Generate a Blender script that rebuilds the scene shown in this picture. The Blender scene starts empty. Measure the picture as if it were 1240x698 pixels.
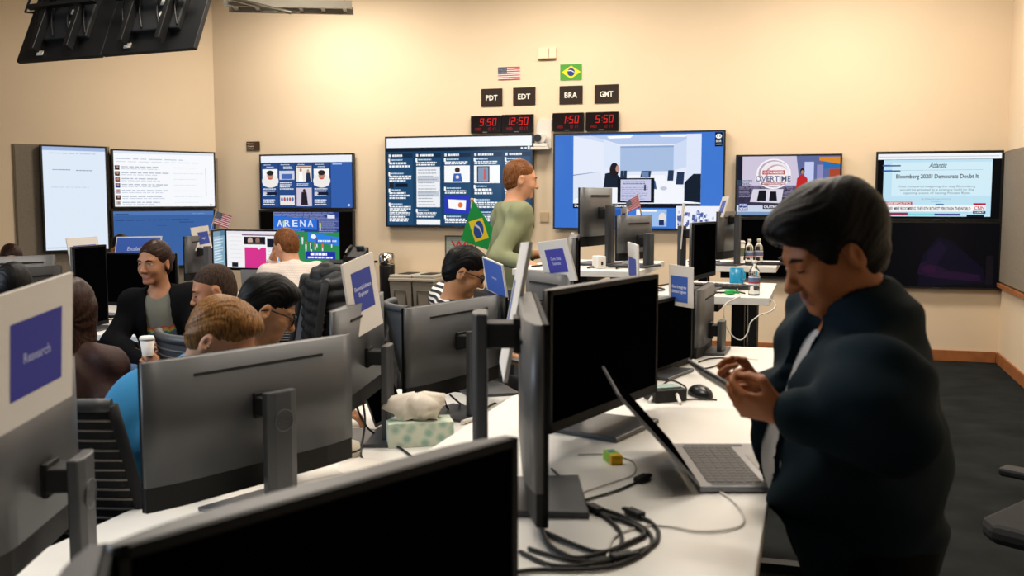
import bpy, math, random
import numpy as np
from mathutils import Vector, Matrix, Euler
random.seed(7)
rng = np.random.RandomState(3)
SC = bpy.context.scene
COL = SC.collection
R = math.radians

# ------------------------------------------------------------------ camera
FPX = 1200.0            # focal length in pixels of the 1240 x 698 frame
PITCH = R(5.1)
CAMZ = 1.6
cam_d = bpy.data.cameras.new('camera'); cam = bpy.data.objects.new('camera', cam_d); COL.objects.link(cam)
cam_d.sensor_width = 36.0; cam_d.lens = 36.0 * FPX / 1240.0
cam.location = (0, 0, CAMZ); cam.rotation_euler = (R(90) - PITCH, 0, 0)
cam_d.dof.use_dof = True; cam_d.dof.focus_distance = 5.8; cam_d.dof.aperture_fstop = 5.0
cam_d.clip_end = 60
SC.camera = cam
SC.view_settings.view_transform = 'Standard'; SC.view_settings.look = 'None'
SC.view_settings.gamma = 1.0; SC.view_settings.exposure = 0.0
try: SC.view_settings.use_curve_mapping = False
except Exception: pass
SC.cycles.use_denoising = True
SC.cycles.max_bounces = 6; SC.cycles.diffuse_bounces = 3; SC.cycles.glossy_bounces = 3
SC.cycles.transmission_bounces = 6
SC.cycles.caustics_reflective = False; SC.cycles.caustics_refractive = False
SC.cycles.sample_clamp_indirect = 4.0
# ------------------------------------------------------------------ world
W = bpy.data.worlds.new('world'); SC.world = W; W.use_nodes = True
W.node_tree.nodes['Background'].inputs[0].default_value = (0.9, 0.95, 1.0, 1)
W.node_tree.nodes['Background'].inputs[1].default_value = 0.035
# ------------------------------------------------------------------ lights
def area(name, loc, size, power, col=(1, .91, .79), target=None, sy=None, spread=None):
    l = bpy.data.lights.new(name, 'AREA'); l.energy = power; l.color = col; l.shape = 'RECTANGLE'
    l.size = size; l.size_y = sy or size
    if spread: l.spread = R(spread)
    o = bpy.data.objects.new(name, l); COL.objects.link(o); o.location = loc
    if target is not None:
        o.rotation_euler = (Vector(target) - Vector(loc)).to_track_quat('-Z', 'Y').to_euler()
    return o
UX = (math.cos(R(17)), -math.sin(R(17)))          # along the back wall
VX = (math.sin(R(17)), math.cos(R(17)))           # away from the camera
def room(u, v): return (u * UX[0] + v * VX[0], u * UX[1] + v * VX[1])
# bright lamps over the far half of the room, washing the walls and the desks
LAMPS = [(-5.2, 9.3, 125), (-2.6, 9.2, 95), (0.2, 9.0, 125), (3.0, 8.4, 120), (-3.6, 5.4, 110), (-.6, 5.0, 130), (-1.6, 2.4, 100), (2.0, 5.2, 40)]
LAMP_POWER = 0.72
for (lx, ly, pw) in LAMPS:
    p = room(lx, ly)
    a = area('ceiling_lamp', (p[0], p[1], 4.05), 1.3, pw * LAMP_POWER, sy=.5); a.rotation_euler = (0, 0, R(-17))
area('window_daylight', (-5.2, 3.0, 2.6), 2.2, 130, (.76, .87, 1.0), target=(-0.5, 3.6, .9), sy=1.6)

# ------------------------------------------------------------------ pixel helpers (1240 x 698 frame)
def ray(px, py):
    xc = (px - 620) / FPX; yc = -(py - 349) / FPX
    c, s = math.cos(PITCH), math.sin(PITCH)
    return Vector((xc, c + yc * s, -s + yc * c))
def P(px, py, d):
    r = ray(px, py); return Vector((0, 0, CAMZ)) + r * (d / r.y)
def PZ(px, py, z):
    r = ray(px, py); return Vector((0, 0, CAMZ)) + r * ((z - CAMZ) / r.z)
def PW(px, py, pt, dr):       # on the vertical plane through pt with horizontal direction dr
    r = ray(px, py); n = Vector((-dr[1], dr[0], 0)); k = (n.dot(Vector((pt[0], pt[1], 0)))) / n.dot(r)
    return Vector((0, 0, CAMZ)) + r * k

# ------------------------------------------------------------------ materials
def lin(h):
    if isinstance(h, str):
        h = h.lstrip('#'); h = h if len(h) == 6 else ''.join(c*2 for c in h); v = [int(h[i:i+2], 16) / 255 for i in (0, 2, 4)]
    else: v = h
    return tuple((c / 12.92 if c <= .04045 else ((c + .055) / 1.055) ** 2.4) for c in v)
MATS = {}
def mat(name, color, rough=.6, metal=0., spec=.4, bump=0., bscale=200., var=0., vscale=6., coat=0., sheen=0., emis=None, estr=1., trans=0., alpha=1., sss=0.):
    if name in MATS: return MATS[name]
    m = bpy.data.materials.new(name); m.use_nodes = True; nt = m.node_tree; b = nt.nodes['Principled BSDF']
    c = lin(color); b.inputs['Base Color'].default_value = (*c, 1)
    b.inputs['Roughness'].default_value = rough; b.inputs['Metallic'].default_value = metal
    b.inputs['Specular IOR Level'].default_value = spec; b.inputs['Coat Weight'].default_value = coat
    b.inputs['Sheen Weight'].default_value = sheen; b.inputs['Transmission Weight'].default_value = trans
    b.inputs['Alpha'].default_value = alpha
    if sss: b.inputs['Subsurface Weight'].default_value = sss; b.inputs['Subsurface Radius'].default_value = (.01, .004, .002)
    if emis: b.inputs['Emission Color'].default_value = (*lin(emis), 1); b.inputs['Emission Strength'].default_value = estr
    tc = nt.nodes.new('ShaderNodeTexCoord')
    n = nt.nodes.new('ShaderNodeTexNoise'); n.inputs['Scale'].default_value = vscale; n.inputs['Detail'].default_value = 4
    nt.links.new(tc.outputs['Object'], n.inputs['Vector'])
    mx = nt.nodes.new('ShaderNodeMix'); mx.data_type = 'RGBA'; mx.blend_type = 'MULTIPLY'
    v = max(var, .03)
    mr = nt.nodes.new('ShaderNodeMapRange'); mr.inputs['From Min'].default_value = .3; mr.inputs['From Max'].default_value = .7
    mr.inputs['To Min'].default_value = 1 - v; mr.inputs['To Max'].default_value = 1
    nt.links.new(n.outputs['Fac'], mr.inputs['Value']); mx.inputs['Factor'].default_value = 1
    mx.inputs[6].default_value = (*c, 1); nt.links.new(mr.outputs['Result'], mx.inputs[7]); nt.links.new(mx.outputs[2], b.inputs['Base Color'])
    if bump:
        n2 = nt.nodes.new('ShaderNodeTexNoise'); n2.inputs['Scale'].default_value = bscale; n2.inputs['Detail'].default_value = 3
        nt.links.new(tc.outputs['Object'], n2.inputs['Vector'])
        bp = nt.nodes.new('ShaderNodeBump'); bp.inputs['Strength'].default_value = bump; bp.inputs['Distance'].default_value = .002
        nt.links.new(n2.outputs['Fac'], bp.inputs['Height']); nt.links.new(bp.outputs['Normal'], b.inputs['Normal'])
    MATS[name] = m; return m
def attr_mat(name, emit=0., rough=.5, spec=.3):
    m = bpy.data.materials.new(name); m.use_nodes = True; nt = m.node_tree; b = nt.nodes['Principled BSDF']
    a = nt.nodes.new('ShaderNodeAttribute'); a.attribute_name = 'Col'
    b.inputs['Roughness'].default_value = rough; b.inputs['Specular IOR Level'].default_value = spec
    if emit:
        b.inputs['Base Color'].default_value = (.002, .002, .002, 1); b.inputs['Specular IOR Level'].default_value = .08
        nt.links.new(a.outputs['Color'], b.inputs['Emission Color']); b.inputs['Emission Strength'].default_value = emit
    else: nt.links.new(a.outputs['Color'], b.inputs['Base Color'])
    MATS[name] = m; return m
def pattern_mat(name, c1, c2, kind='stripe', scale=30., ratio=.5, rough=.8):
    """woven stripes (object z) or a thin check (object z and x+y)"""
    m = bpy.data.materials.new(name); m.use_nodes = True; nt = m.node_tree; b = nt.nodes['Principled BSDF']
    tc = nt.nodes.new('ShaderNodeTexCoord'); sp = nt.nodes.new('ShaderNodeSeparateXYZ'); nt.links.new(tc.outputs['Object'], sp.inputs[0])
    def math_(op, a, bb):
        n = nt.nodes.new('ShaderNodeMath'); n.operation = op
        for i, q in enumerate((a, bb)):
            if q is None: continue
            if isinstance(q, (int, float)): n.inputs[i].default_value = q
            else: nt.links.new(q, n.inputs[i])
        return n.outputs[0]
    nz = nt.nodes.new('ShaderNodeTexNoise'); nz.inputs['Scale'].default_value = 8; nt.links.new(tc.outputs['Object'], nz.inputs['Vector'])
    zz = math_('ADD', sp.outputs[2], math_('MULTIPLY', nz.outputs['Fac'], .02))
    def band(v): return math_('LESS_THAN', math_('FRACT', math_('MULTIPLY', v, scale), None), ratio)
    f = band(zz)
    if kind == 'check':
        f = math_('MAXIMUM', f, band(math_('ADD', sp.outputs[0], sp.outputs[1])))
    if kind == 'stripe':
        zz2 = math_('ADD', zz, math_('MULTIPLY', sp.outputs[0], .25)); f = band(zz2)
    mx = nt.nodes.new('ShaderNodeMix'); mx.data_type = 'RGBA'; nt.links.new(f, mx.inputs['Factor'])
    mx.inputs[6].default_value = (*lin(c1), 1); mx.inputs[7].default_value = (*lin(c2), 1)
    nt.links.new(mx.outputs[2], b.inputs['Base Color']); b.inputs['Roughness'].default_value = rough
    MATS[name] = m; return m

# ------------------------------------------------------------------ mesh building
class MB:
    def __init__(s): s.v = []; s.f = []; s.m = []; s.sm = []; s.c = []
    def add(s, vs, fs, m=0, smooth=False, col=None):
        o = len(s.v); s.v += [tuple(v) for v in vs]
        for f in fs: s.f.append(tuple(i + o for i in f)); s.m.append(m); s.sm.append(smooth); s.c.append(col)
        return s
    def box(s, c, d, rot=None, m=0, col=None):
        c = Vector(c); vs = []
        for z in (-.5, .5):
            for y in (-.5, .5):
                for x in (-.5, .5):
                    q = Vector((x * d[0], y * d[1], z * d[2]))
                    if rot is not None: q = rot @ q
                    vs.append(c + q)
        return s.add(vs, [(0, 2, 3, 1), (4, 5, 7, 6), (0, 1, 5, 4), (2, 6, 7, 3), (0, 4, 6, 2), (1, 3, 7, 5)], m, False, col)
    def prism(s, pts, z0, z1, m=0, M=None, smooth=False):      # pts in xy, counter-clockwise
        n = len(pts); vs = [Vector((p[0], p[1], z0)) for p in pts] + [Vector((p[0], p[1], z1)) for p in pts]
        if M is not None: vs = [M @ v for v in vs]
        fs = [tuple(reversed(range(n))), tuple(range(n, 2 * n))]
        o = len(s.v); s.add(vs, fs, m, False)
        for i in range(n): s.f.append((o + i, o + (i+1) % n, o + n + (i+1) % n, o + n + i)); s.m.append(m); s.sm.append(smooth); s.c.append(None)
        return s
    def lathe(s, prof, c=(0, 0, 0), n=24, m=0, M=None, cap=True):    # prof: (r, z) bottom to top
        c = Vector(c); vs = []
        for (r, z) in prof:
            for i in range(n):
                a = 2 * math.pi * i / n; q = Vector((r * math.cos(a), r * math.sin(a), z))
                if M is not None: q = M @ q
                vs.append(c + q)
        fs = [(j*n+i, j*n+(i+1) % n, (j+1)*n+(i+1) % n, (j+1)*n+i) for j in range(len(prof)-1) for i in range(n)]
        s.add(vs, fs, m, True)
        if cap:
            o = len(s.v) - len(vs)
            s.f.append(tuple(o + i for i in reversed(range(n)))); s.m.append(m); s.sm.append(False); s.c.append(None)
            s.f.append(tuple(o + (len(prof)-1)*n + i for i in range(n))); s.m.append(m); s.sm.append(False); s.c.append(None)
        return s
    def tube(s, pts, r, n=8, m=0, closed=False):
        pts = [Vector(p) for p in pts]; N = len(pts); vs = []
        rs = r if isinstance(r, (list, tuple)) else [r] * N
        prev = None
        for i, p in enumerate(pts):
            a = pts[(i-1) % N] if (i or closed) else p; b = pts[(i+1) % N] if (i < N-1 or closed) else p
            t = (b - a).normalized() if (b - a).length > 1e-9 else Vector((0, 0, 1))
            if prev is None:
                up = Vector((0, 0, 1)) if abs(t.z) < .9 else Vector((1, 0, 0)); x = t.cross(up).normalized()
            else:
                x = prev - t * prev.dot(t); x = x.normalized() if x.length > 1e-6 else t.orthogonal().normalized()
            prev = x; y = t.cross(x)
            for k in range(n):
                q = 2 * math.pi * k / n; vs.append(p + (x * math.cos(q) + y * math.sin(q)) * rs[i])
        fs = []
        for i in range(N if closed else N-1):
            j = (i+1) % N
            for k in range(n): fs.append((i*n+k, i*n+(k+1) % n, j*n+(k+1) % n, j*n+k))
        o = len(s.v); s.add(vs, fs, m, True)
        if not closed:
            for st, rv in ((0, True), ((N-1)*n, False)):
                ring = [o + st + k for k in range(n)]
                s.f.append(tuple(reversed(ring)) if rv else tuple(ring)); s.m.append(m); s.sm.append(False); s.c.append(None)
        return s
    def ball(s, c, r, n=12, m=0, M=None):
        prof = []; c = Vector(c); r = Vector(r) if not isinstance(r, (int, float)) else Vector((r, r, r))
        vs = []; k = n // 2 + 1
        for j in range(k):
            t = math.pi * (j / (k-1)) ; 
            for i in range(n):
                a = 2 * math.pi * i / n; rr = max(math.sin(t), .02)
                q = Vector((r.x * rr * math.cos(a), r.y * rr * math.sin(a), -r.z * math.cos(t)))
                if M is not None: q = M @ q
                vs.append(c + q)
        fs = [(j*n+i, j*n+(i+1) % n, (j+1)*n+(i+1) % n, (j+1)*n+i) for j in range(k-1) for i in range(n)]
        fs += [tuple(reversed(range(n))), tuple((k-1)*n + i for i in range(n))]
        return s.add(vs, fs, m, True)
    def mesh(s, name, mats):
        me = bpy.data.meshes.new(name); me.from_pydata(s.v, [], s.f)
        for m in (mats if isinstance(mats, (list, tuple)) else [mats]): me.materials.append(m)
        me.polygons.foreach_set('material_index', s.m); me.polygons.foreach_set('use_smooth', s.sm)
        if any(c is not None for c in s.c):
            a = me.color_attributes.new('Col', 'FLOAT_COLOR', 'CORNER'); buf = []
            for p, c in zip(me.polygons, s.c):
                q = (*lin(c), 1.) if c is not None else (.5, .5, .5, 1.)
                buf += list(q) * p.loop_total
            a.data.foreach_set('color', buf)
        me.update(); return me
def obj(name, mb, mats, parent=None, bevel=0., M=None):
    me = mb.mesh(name, mats) if isinstance(mb, MB) else mb
    o = bpy.data.objects.new(name, me); COL.objects.link(o)
    if parent is not None: o.parent = parent
    if bevel:
        b = o.modifiers.new('bevel', 'BEVEL'); b.width = bevel; b.segments = 2; b.limit_method = 'ANGLE'; b.harden_normals = False
    if M is not None: o.matrix_local = M
    return o
def thing(name, label, cat, loc=(0, 0, 0), rz=0., group=None):
    o = bpy.data.objects.new(name, None); COL.objects.link(o); o.empty_display_size = .1
    o.location = loc; o.rotation_euler = (0, 0, rz); o['label'] = label; o['category'] = cat
    if group: o['group'] = group
    return o
def tag(o, label, cat, group=None):
    o['label'] = label; o['category'] = cat
    if group: o['group'] = group
    return o
def struct(o, label=None):
    o['kind'] = 'structure'
    if label: o['label'] = label
    return o
def dup(o, parent=None):
    c = o.copy(); COL.objects.link(c)
    if parent is not None: c.parent = parent
    for ch in list(o.children): dup(ch, c)
    return c
def origin_at(o, loc):
    """move a world-built mesh's origin to loc without moving its surface"""
    loc = Vector(loc); o.data.transform(Matrix.Translation(-loc)); o.location = loc; return o
def spline(pts, k=8):
    pts = [Vector(p) for p in pts]; out = []
    for i in range(len(pts) - 1):
        p0 = pts[max(i-1, 0)]; p1 = pts[i]; p2 = pts[i+1]; p3 = pts[min(i+2, len(pts)-1)]
        for j in range(k):
            t = j / k
            out.append(.5 * ((2*p1) + (-p0+p2)*t + (2*p0-5*p1+4*p2-p3)*t*t + (-p0+3*p1-3*p2+p3)*t**3))
    out.append(pts[-1]); return out

# flat drawings (screens, signs, flags): rectangles, polygons and lettering in one mesh, x right, z up, facing -y
_txt = {}
def text_tris(s, bold=True):
    if s in _txt: return _txt[s]
    cu = bpy.data.curves.new('t', 'FONT'); cu.body = s; cu.size = 1; cu.resolution_u = 2
    cu.offset = .018 if bold else 0
    o = bpy.data.objects.new('t', cu); me = bpy.data.meshes.new_from_object(o)
    vs = [(v.co.x, v.co.y) for v in me.vertices]; fs = [tuple(p.vertices) for p in me.polygons]
    bpy.data.objects.remove(o); bpy.data.curves.remove(cu); bpy.data.meshes.remove(me)
    _txt[s] = (vs, fs); return _txt[s]
class Flat:
    def __init__(s, w, h, base, step=.0004, y=0.): s.w = w; s.h = h; s.step = step; s.n = 0; s.y = y; s.mb = MB(); s.poly([(0, 0), (1, 0), (1, 1), (0, 1)], base)
    def poly(s, pts, col):       # unit coordinates, v up
        y = s.y - s.n * s.step; s.n += 1
        s.mb.add([((p[0]-.5)*s.w, y, p[1]*s.h) for p in pts], [tuple(range(len(pts)))], 0, False, col); return s
    def rect(s, u0, v0, u1, v1, col): return s.poly([(u0, v0), (u1, v0), (u1, v1), (u0, v1)], col)
    def rects(s, lst, col):
        y = s.y - s.n * s.step; s.n += 1
        for (u0, v0, u1, v1) in lst:
            s.mb.add([((p[0]-.5)*s.w, y, p[1]*s.h) for p in ((u0, v0), (u1, v0), (u1, v1), (u0, v1))], [(0, 1, 2, 3)], 0, False, col)
        return s
    def ell(s, u, v, ru, rv, col, n=24, a0=0, a1=360):
        return s.poly([(u + ru*math.cos(R(a0 + (a1-a0)*i/n)), v + rv*math.sin(R(a0 + (a1-a0)*i/n))) for i in range(n + (0 if a1-a0 == 360 else 1))], col)
    def text(s, t, u, v, size, col, align='c', wide=None, bold=True, shear=0.):
        """size: cap height as a share of h; wide: fitted width as a share of w"""
        vs, fs = text_tris(t, bold)
        if not vs: return s
        x0 = min(p[0] for p in vs); x1 = max(p[0] for p in vs); sc = size * s.h / .7
        sx = sc if wide is None else wide * s.w / (x1 - x0)
        W_ = (x1 - x0) * sx; off = {'c': -W_/2, 'l': 0, 'r': -W_}[align]
        y = s.y - s.n * s.step; s.n += 1
        s.mb.add([((u-.5)*s.w + off + (p[0]-x0)*sx + shear*p[1]*sc, y, v*s.h + p[1]*sc) for p in vs], fs, 0, False, col); return s
    def greek(s, u0, v0, u1, v1, rows, col, seed=0, fill=.5, gap=.08):
        """lines of writing too small to read"""
        r = random.Random(seed); L = []; rh = (v1 - v0) / rows
        for i in range(rows):
            v = v1 - (i + .5) * rh; u = u0; end = u1 - (u1-u0) * r.random() * .3
            while u < end:
                w = (u1-u0) * r.uniform(.05, .16); L.append((u, v - rh*fill/2, min(u+w, end), v + rh*fill/2)); u += w + (u1-u0)*gap*.3
        return s.rects(L, col)
# ------------------------------------------------------------------ the setting
C_BR = Vector((4.77, 9.63, 0)); C_BL = Vector((-3.62, 12.2, 0))
UD = (UX[0], UX[1]); LD = (math.cos(R(40)), math.sin(R(40)))
UV_ = Vector((UX[0], UX[1], 0)); VV_ = Vector((VX[0], VX[1], 0)); LV_ = Vector((LD[0], LD[1], 0))
NB = -VV_; NL = Vector((LD[1], -LD[0], 0))        # inward normals of the back and left walls
C_R2 = C_BR - VV_ * 10.2
C_L2 = C_BL - LV_ * 4.4
C_L3 = C_L2 - VV_ * 8.2
m_wall = mat('cream_wall_paint', '#e8d2b4', .85, spec=.2, bump=.12, bscale=260, var=.04, vscale=1.2)
m_ceil = mat('ceiling_paint', '#d9d3c6', .9)
m_carpet = mat('dark_carpet', '#262a2b', .95, spec=.1, bump=.9, bscale=320, var=.55, vscale=3.5)
m_wood = mat('oak_trim', '#a8683a', .5, var=.35, vscale=9)
m_fabric = mat('grey_tack_fabric', '#8d8274', .95, spec=.1, bump=.6, bscale=600, var=.12, vscale=40)
def wall(name, a, b, h=4.3, t=.15, side=1):
    d = (b - a).normalized(); n = Vector((d.y, -d.x, 0)) * side * t
    mb = MB(); vs = [a, b, b + n, a + n]
    if (vs[1]-vs[0]).cross(vs[2]-vs[1]).z < 0: vs.reverse()
    mb.prism([(v.x, v.y) for v in vs], 0, h); return struct(obj(name, mb, m_wall))
wall('wall_back', C_BL - UV_*.15, C_BR + UV_*.15, side=-1)
wall('wall_left', C_L2, C_BL, side=-1)
wall('wall_right', C_BR, C_R2, side=-1)
wall('wall_near_left', C_L3, C_L2, side=-1)
fl = MB(); ring = [C_BL + VV_*.3 - LV_*.2, C_BR + VV_*.3 + UV_*.3, C_R2 + UV_*.3 - VV_*2, C_L3 - UV_*.3 - VV_*2, C_L2 - UV_*.3]
ring = [(v.x, v.y) for v in ring][::-1]
fl.prism(ring, -.1, 0); struct(obj('floor', fl, m_carpet))
cl = MB(); cl.prism(ring, 4.3, 4.4); struct(obj('ceiling', cl, m_ceil))
def strip(name, a, b, z0, z1, t, n, m, label=None):
    n = n * t; vs = [a, b, b + n, a + n]
    if (vs[1]-vs[0]).cross(vs[2]-vs[1]).z < 0: vs.reverse()
    mb = MB(); mb.prism([(v.x, v.y) for v in vs], z0, z1); return struct(obj(name, mb, m, bevel=.004), label)
strip('baseboard_back', C_BL + UV_*.02, C_BR - UV_*.02, 0, .11, .018, NB, m_wood)
strip('baseboard_right', C_BR - VV_*.02, C_R2, 0, .11, .018, -UV_, m_wood)
strip('baseboard_left', C_L2 + LV_*.05, C_BL - LV_*.02, 0, .11, .018, NL, m_wood)
# tack boards
m_edge = mat('board_edge_metal', '#8a7a64', .4, metal=.6)
def board(name, a, b, z0, z1, n, label):
    t = thing(name, label, 'tack board', (a.x, a.y, 0))
    for nm, inset, th, m in (('edge_frame', 0, .02, m_edge), ('fabric_panel', .012, .03, m_fabric)):
        d = (b - a).normalized(); q0 = d * inset; q1 = (b - a) - d * inset; nn = n * th
        vs = [q0, q1, q1 + nn, q0 + nn]
        if (vs[1]-vs[0]).cross(vs[2]-vs[1]).z < 0: vs.reverse()
        mb = MB(); mb.prism([(v.x, v.y) for v in vs], z0 + inset, z1 - inset); obj(nm, mb, m, t)
    return t
bl0 = PW(16, 200, C_BL, LD); bl1 = PW(133, 200, C_BL, LD); bl2 = PW(263, 200, C_BL, LD)
for q in (bl0, bl1, bl2): q.z = 0
board('tack_board', bl0, bl1 - LV_*.006, .55, 2.2, NL, 'grey fabric tack board behind the upright wall screen')
board('tack_board', bl1, bl2, .55, 2.1, NL, 'grey fabric tack board behind the white and blue stacked screens')
board('tack_board', C_BR - VV_*2.9, C_BR - VV_*.02, .8, 2.06, -UV_, 'beige fabric tack board above the wooden ledge on the side wall')
o = strip('wooden_ledge', C_BR - VV_*2.9, C_BR - VV_*.02, .755, .795, .05, -UV_, m_wood)
del o['kind']; tag(o, 'narrow oak ledge along the side wall under the beige tack board', 'ledge')
for o_ in [o]: origin_at(o_, (C_BR - VV_*1.5))

# ------------------------------------------------------------------ wall screens
m_blk = mat('black_plastic', '#101011', .35, spec=.5)
m_blkm = mat('matt_black_plastic', '#151516', .6)
m_off = mat('dark_screen_glass', '#040405', .4, spec=.0)
m_scr = attr_mat('screen_picture', emit=1.0, rough=.15)
m_print = attr_mat('printed_paper', rough=.7)
def yaw_of(d): return math.atan2(d[1], d[0])
def tv(label, pt, d, n, pxl, pxr, pyt, pyb, draw=None, group=None, off=.07, vesa=True, bz=.018):
    """a wall screen whose centre column spans pyt..pyb; d runs along the wall, n into the room"""
    pt2 = pt + n * off; a = PW(pxl, (pyt+pyb)/2, pt2, d); b = PW(pxr, (pyt+pyb)/2, pt2, d)
    c = (a + b) / 2; pc = (pxl + pxr) / 2; top = PW(pc, pyt, pt2, d).z; bot = PW(pc, pyb, pt2, d).z
    w = (Vector((b.x, b.y, 0)) - Vector((a.x, a.y, 0))).length; h = top - bot
    t = thing('wall_screen', label, 'television', (c.x, c.y, bot), yaw_of(d), group)
    mb = MB(); mb.box((0, .025, h/2), (w, .045, h)); obj('housing', mb, m_blk, t, bevel=.006)
    fr = MB()
    for (x, z, sx, sz) in ((0, bz/2, w, bz), (0, h-bz/2, w, bz), (-w/2+bz/2, h/2, bz, h-2*bz), (w/2-bz/2, h/2, bz, h-2*bz)): fr.box((x, -.001, z), (sx, .014, sz))
    obj('bezel', fr, m_blk, t)
    mb = MB(); mb.box((0, .048 + (off-.05)/2, h/2), (w*.4, off-.05, h*.4)); obj('wall_bracket', mb, m_blkm, t)
    mb = MB(); mb.box((0, -.012, .006), (w*.06, .01, .016)); obj('logo_tab', mb, mat('grey_tab', '#30343a', .3), t)
    sw, sh = w - 2*bz, h - 2*bz
    if draw: F = Flat(sw, sh, '#000000', step=.00025, y=-.001); draw(F); o = obj('screen', F.mb, m_scr, t)
    else: mb = MB(); mb.box((0, .001, sh/2), (sw, .002, sh)); o = obj('screen', mb, m_off, t)
    o.location = (0, 0, bz); return t
def deck(F, cols, rightblank=0., seed=1, top='#f4f7fb', bg='#1f4163', bg2='#24507a', bars=True):
    F.rect(0, 0, 1, 1, bg); F.rect(0, .87, 1, 1, top); F.rect(.005, .835, .995, .87, '#10263c')
    r = random.Random(seed); W_ = (1 - rightblank - .02) / cols
    if rightblank: F.rect(1-rightblank, 0, 1, .835, '#2f5fae')
    for c in range(cols):
        u0 = .012 + c * W_; u1 = u0 + W_ * .93; F.rect(u0, 0.01, u1, .825, bg2); F.rect(u0, .775, u1, .825, '#16304b')
        F.greek(u0 + W_*.06, .785, u1 - W_*.3, .815, 1, '#e8eef5', seed + c)
        v = .765
        while v > .06:
            k = r.choice('ttti'); 
            F.greek(u0 + W_*.14, v - .03, u0 + W_*.7, v - .005, 1, '#9fc4e6', r.randint(0, 999)); F.rect(u0 + W_*.03, v-.035, u0 + W_*.11, v-.003, '#dfe7ee')
            v -= .04; n = r.randint(2, 4); hh = .026 * n; 
            if v - hh < .02: break
            F.greek(u0 + W_*.05, v - hh, u1 - W_*.04, v, n, '#eef3f8', r.randint(0, 999), .62); v -= hh + .02
            if k == 'i' and v > .2:
                yield_box.append((u0 + W_*.04, v - .17, u1 - W_*.04, v)); b = yield_box[-1]; F.rect(*b, '#f7f8fa')
                F.rect(b[0] + .25*(b[2]-b[0]), b[1] + .1*(b[3]-b[1]), b[0] + .7*(b[2]-b[0]), b[3] - .1*(b[3]-b[1]), r.choice(['#20242c', '#4a67b0', '#7a6a62'])); v -= .19
yield_box = []
def d_deck1(F):
    F.rect(0, 0, 1, 1, '#1d3f5f'); F.rect(0, .89, 1, 1, '#f3f7fd'); F.rect(0, .845, 1, .89, '#0e1f33')
    cols = [(.01, .185), (.205, .385), (.405, .59), (.61, .80), (.82, .99)]
    for i, (a, b) in enumerate(cols):
        F.rect(a, .01, b, .83, '#21496e'); F.rect(a, .775, b, .825, '#152e49'); F.greek(a+.03, .785, b-.05, .815, 1, '#f0f4f8', i, .8)
        F.rect(a+.004, .785, a+.02, .815, '#dfe7f0')
    T = lambda a, v0, v1, n, s: (F.greek(a+.02, v1-.03, a+.12, v1, 1, '#bcd6ee', s+50), F.greek(a+.008, v0, a+.172, v1-.035, n, '#f2f6fa', s, .66), F.rect(a+.003, v1-.04, a+.015, v1, '#ffffff'))
    for k, (v0, v1, n) in enumerate(((.66, .765, 2), (.50, .61, 3), (.30, .42, 3), (.04, .26, 8))): T(.01, v0, v1, n, k)
    F.rect(.02, .43, .05, .49, '#2a2226'); F.rect(.06, .44, .15, .48, '#0d1a2c')
    T(.205, .68, .765, 2, 9); F.rect(.213, .21, .378, .67, '#eef0f4'); F.rect(.22, .50, .37, .56, '#c9ced8'); F.rect(.22, .33, .37, .39, '#c3cad6'); F.greek(.225, .22, .36, .65, 12, '#9aa3b0', 4, .3)
    T(.205, .09, .19, 3, 12); F.rect(.213, .01, .378, .07, '#f4f5f8')
    T(.405, .69, .765, 2, 14); F.rect(.41, .49, .585, .68, '#f8f9fb'); F.ell(.5, .63, .018, .03, '#3b2a22'); F.poly([(.465, .5), (.535, .5), (.525, .59), (.475, .59)], '#3c62b4'); F.ell(.5, .55, .012, .02, '#e8e2da')
    T(.405, .36, .44, 2, 16); F.rect(.41, .14, .585, .34, '#2b39b8'); F.poly([(.44, .20), (.555, .175), (.56, .29), (.435, .30)], '#fafafa'); F.ell(.52, .235, .016, .03, '#e0762c')
    T(.405, .03, .12, 3, 17)
    T(.61, .69, .765, 2, 18); F.rect(.615, .48, .79, .68, '#f8f9fb'); F.rect(.635, .49, .72, .67, '#16181f'); F.rect(.643, .50, .712, .66, '#7f94b2'); F.poly([(.68, .52), (.70, .52), (.695, .64), (.682, .64)], '#c9574f')
    T(.61, .35, .46, 2, 20); T(.61, .2, .31, 3, 21); T(.61, .05, .17, 4, 22)
    for k, (v0, v1) in enumerate(((.66, .765), (.5, .6), (.33, .44), (.18, .29), (.04, .14))): T(.82, v0, v1, 3, 30+k)
    F.rects([(.93, .855, .945, .875), (.955, .855, .97, .875), (.975, .848, .99, .886)], '#e8edf4')
def face(F, u, v, s, skin='#c99a80', hair='#3a2a24', top='#4660b0'):
    F.ell(u, v - 1.9*s, 1.7*s, 1.5*s*1.6, top); F.ell(u, v, .62*s, s*1.5, skin); F.ell(u, v + s*.9, .72*s, s*.9, hair)
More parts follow.
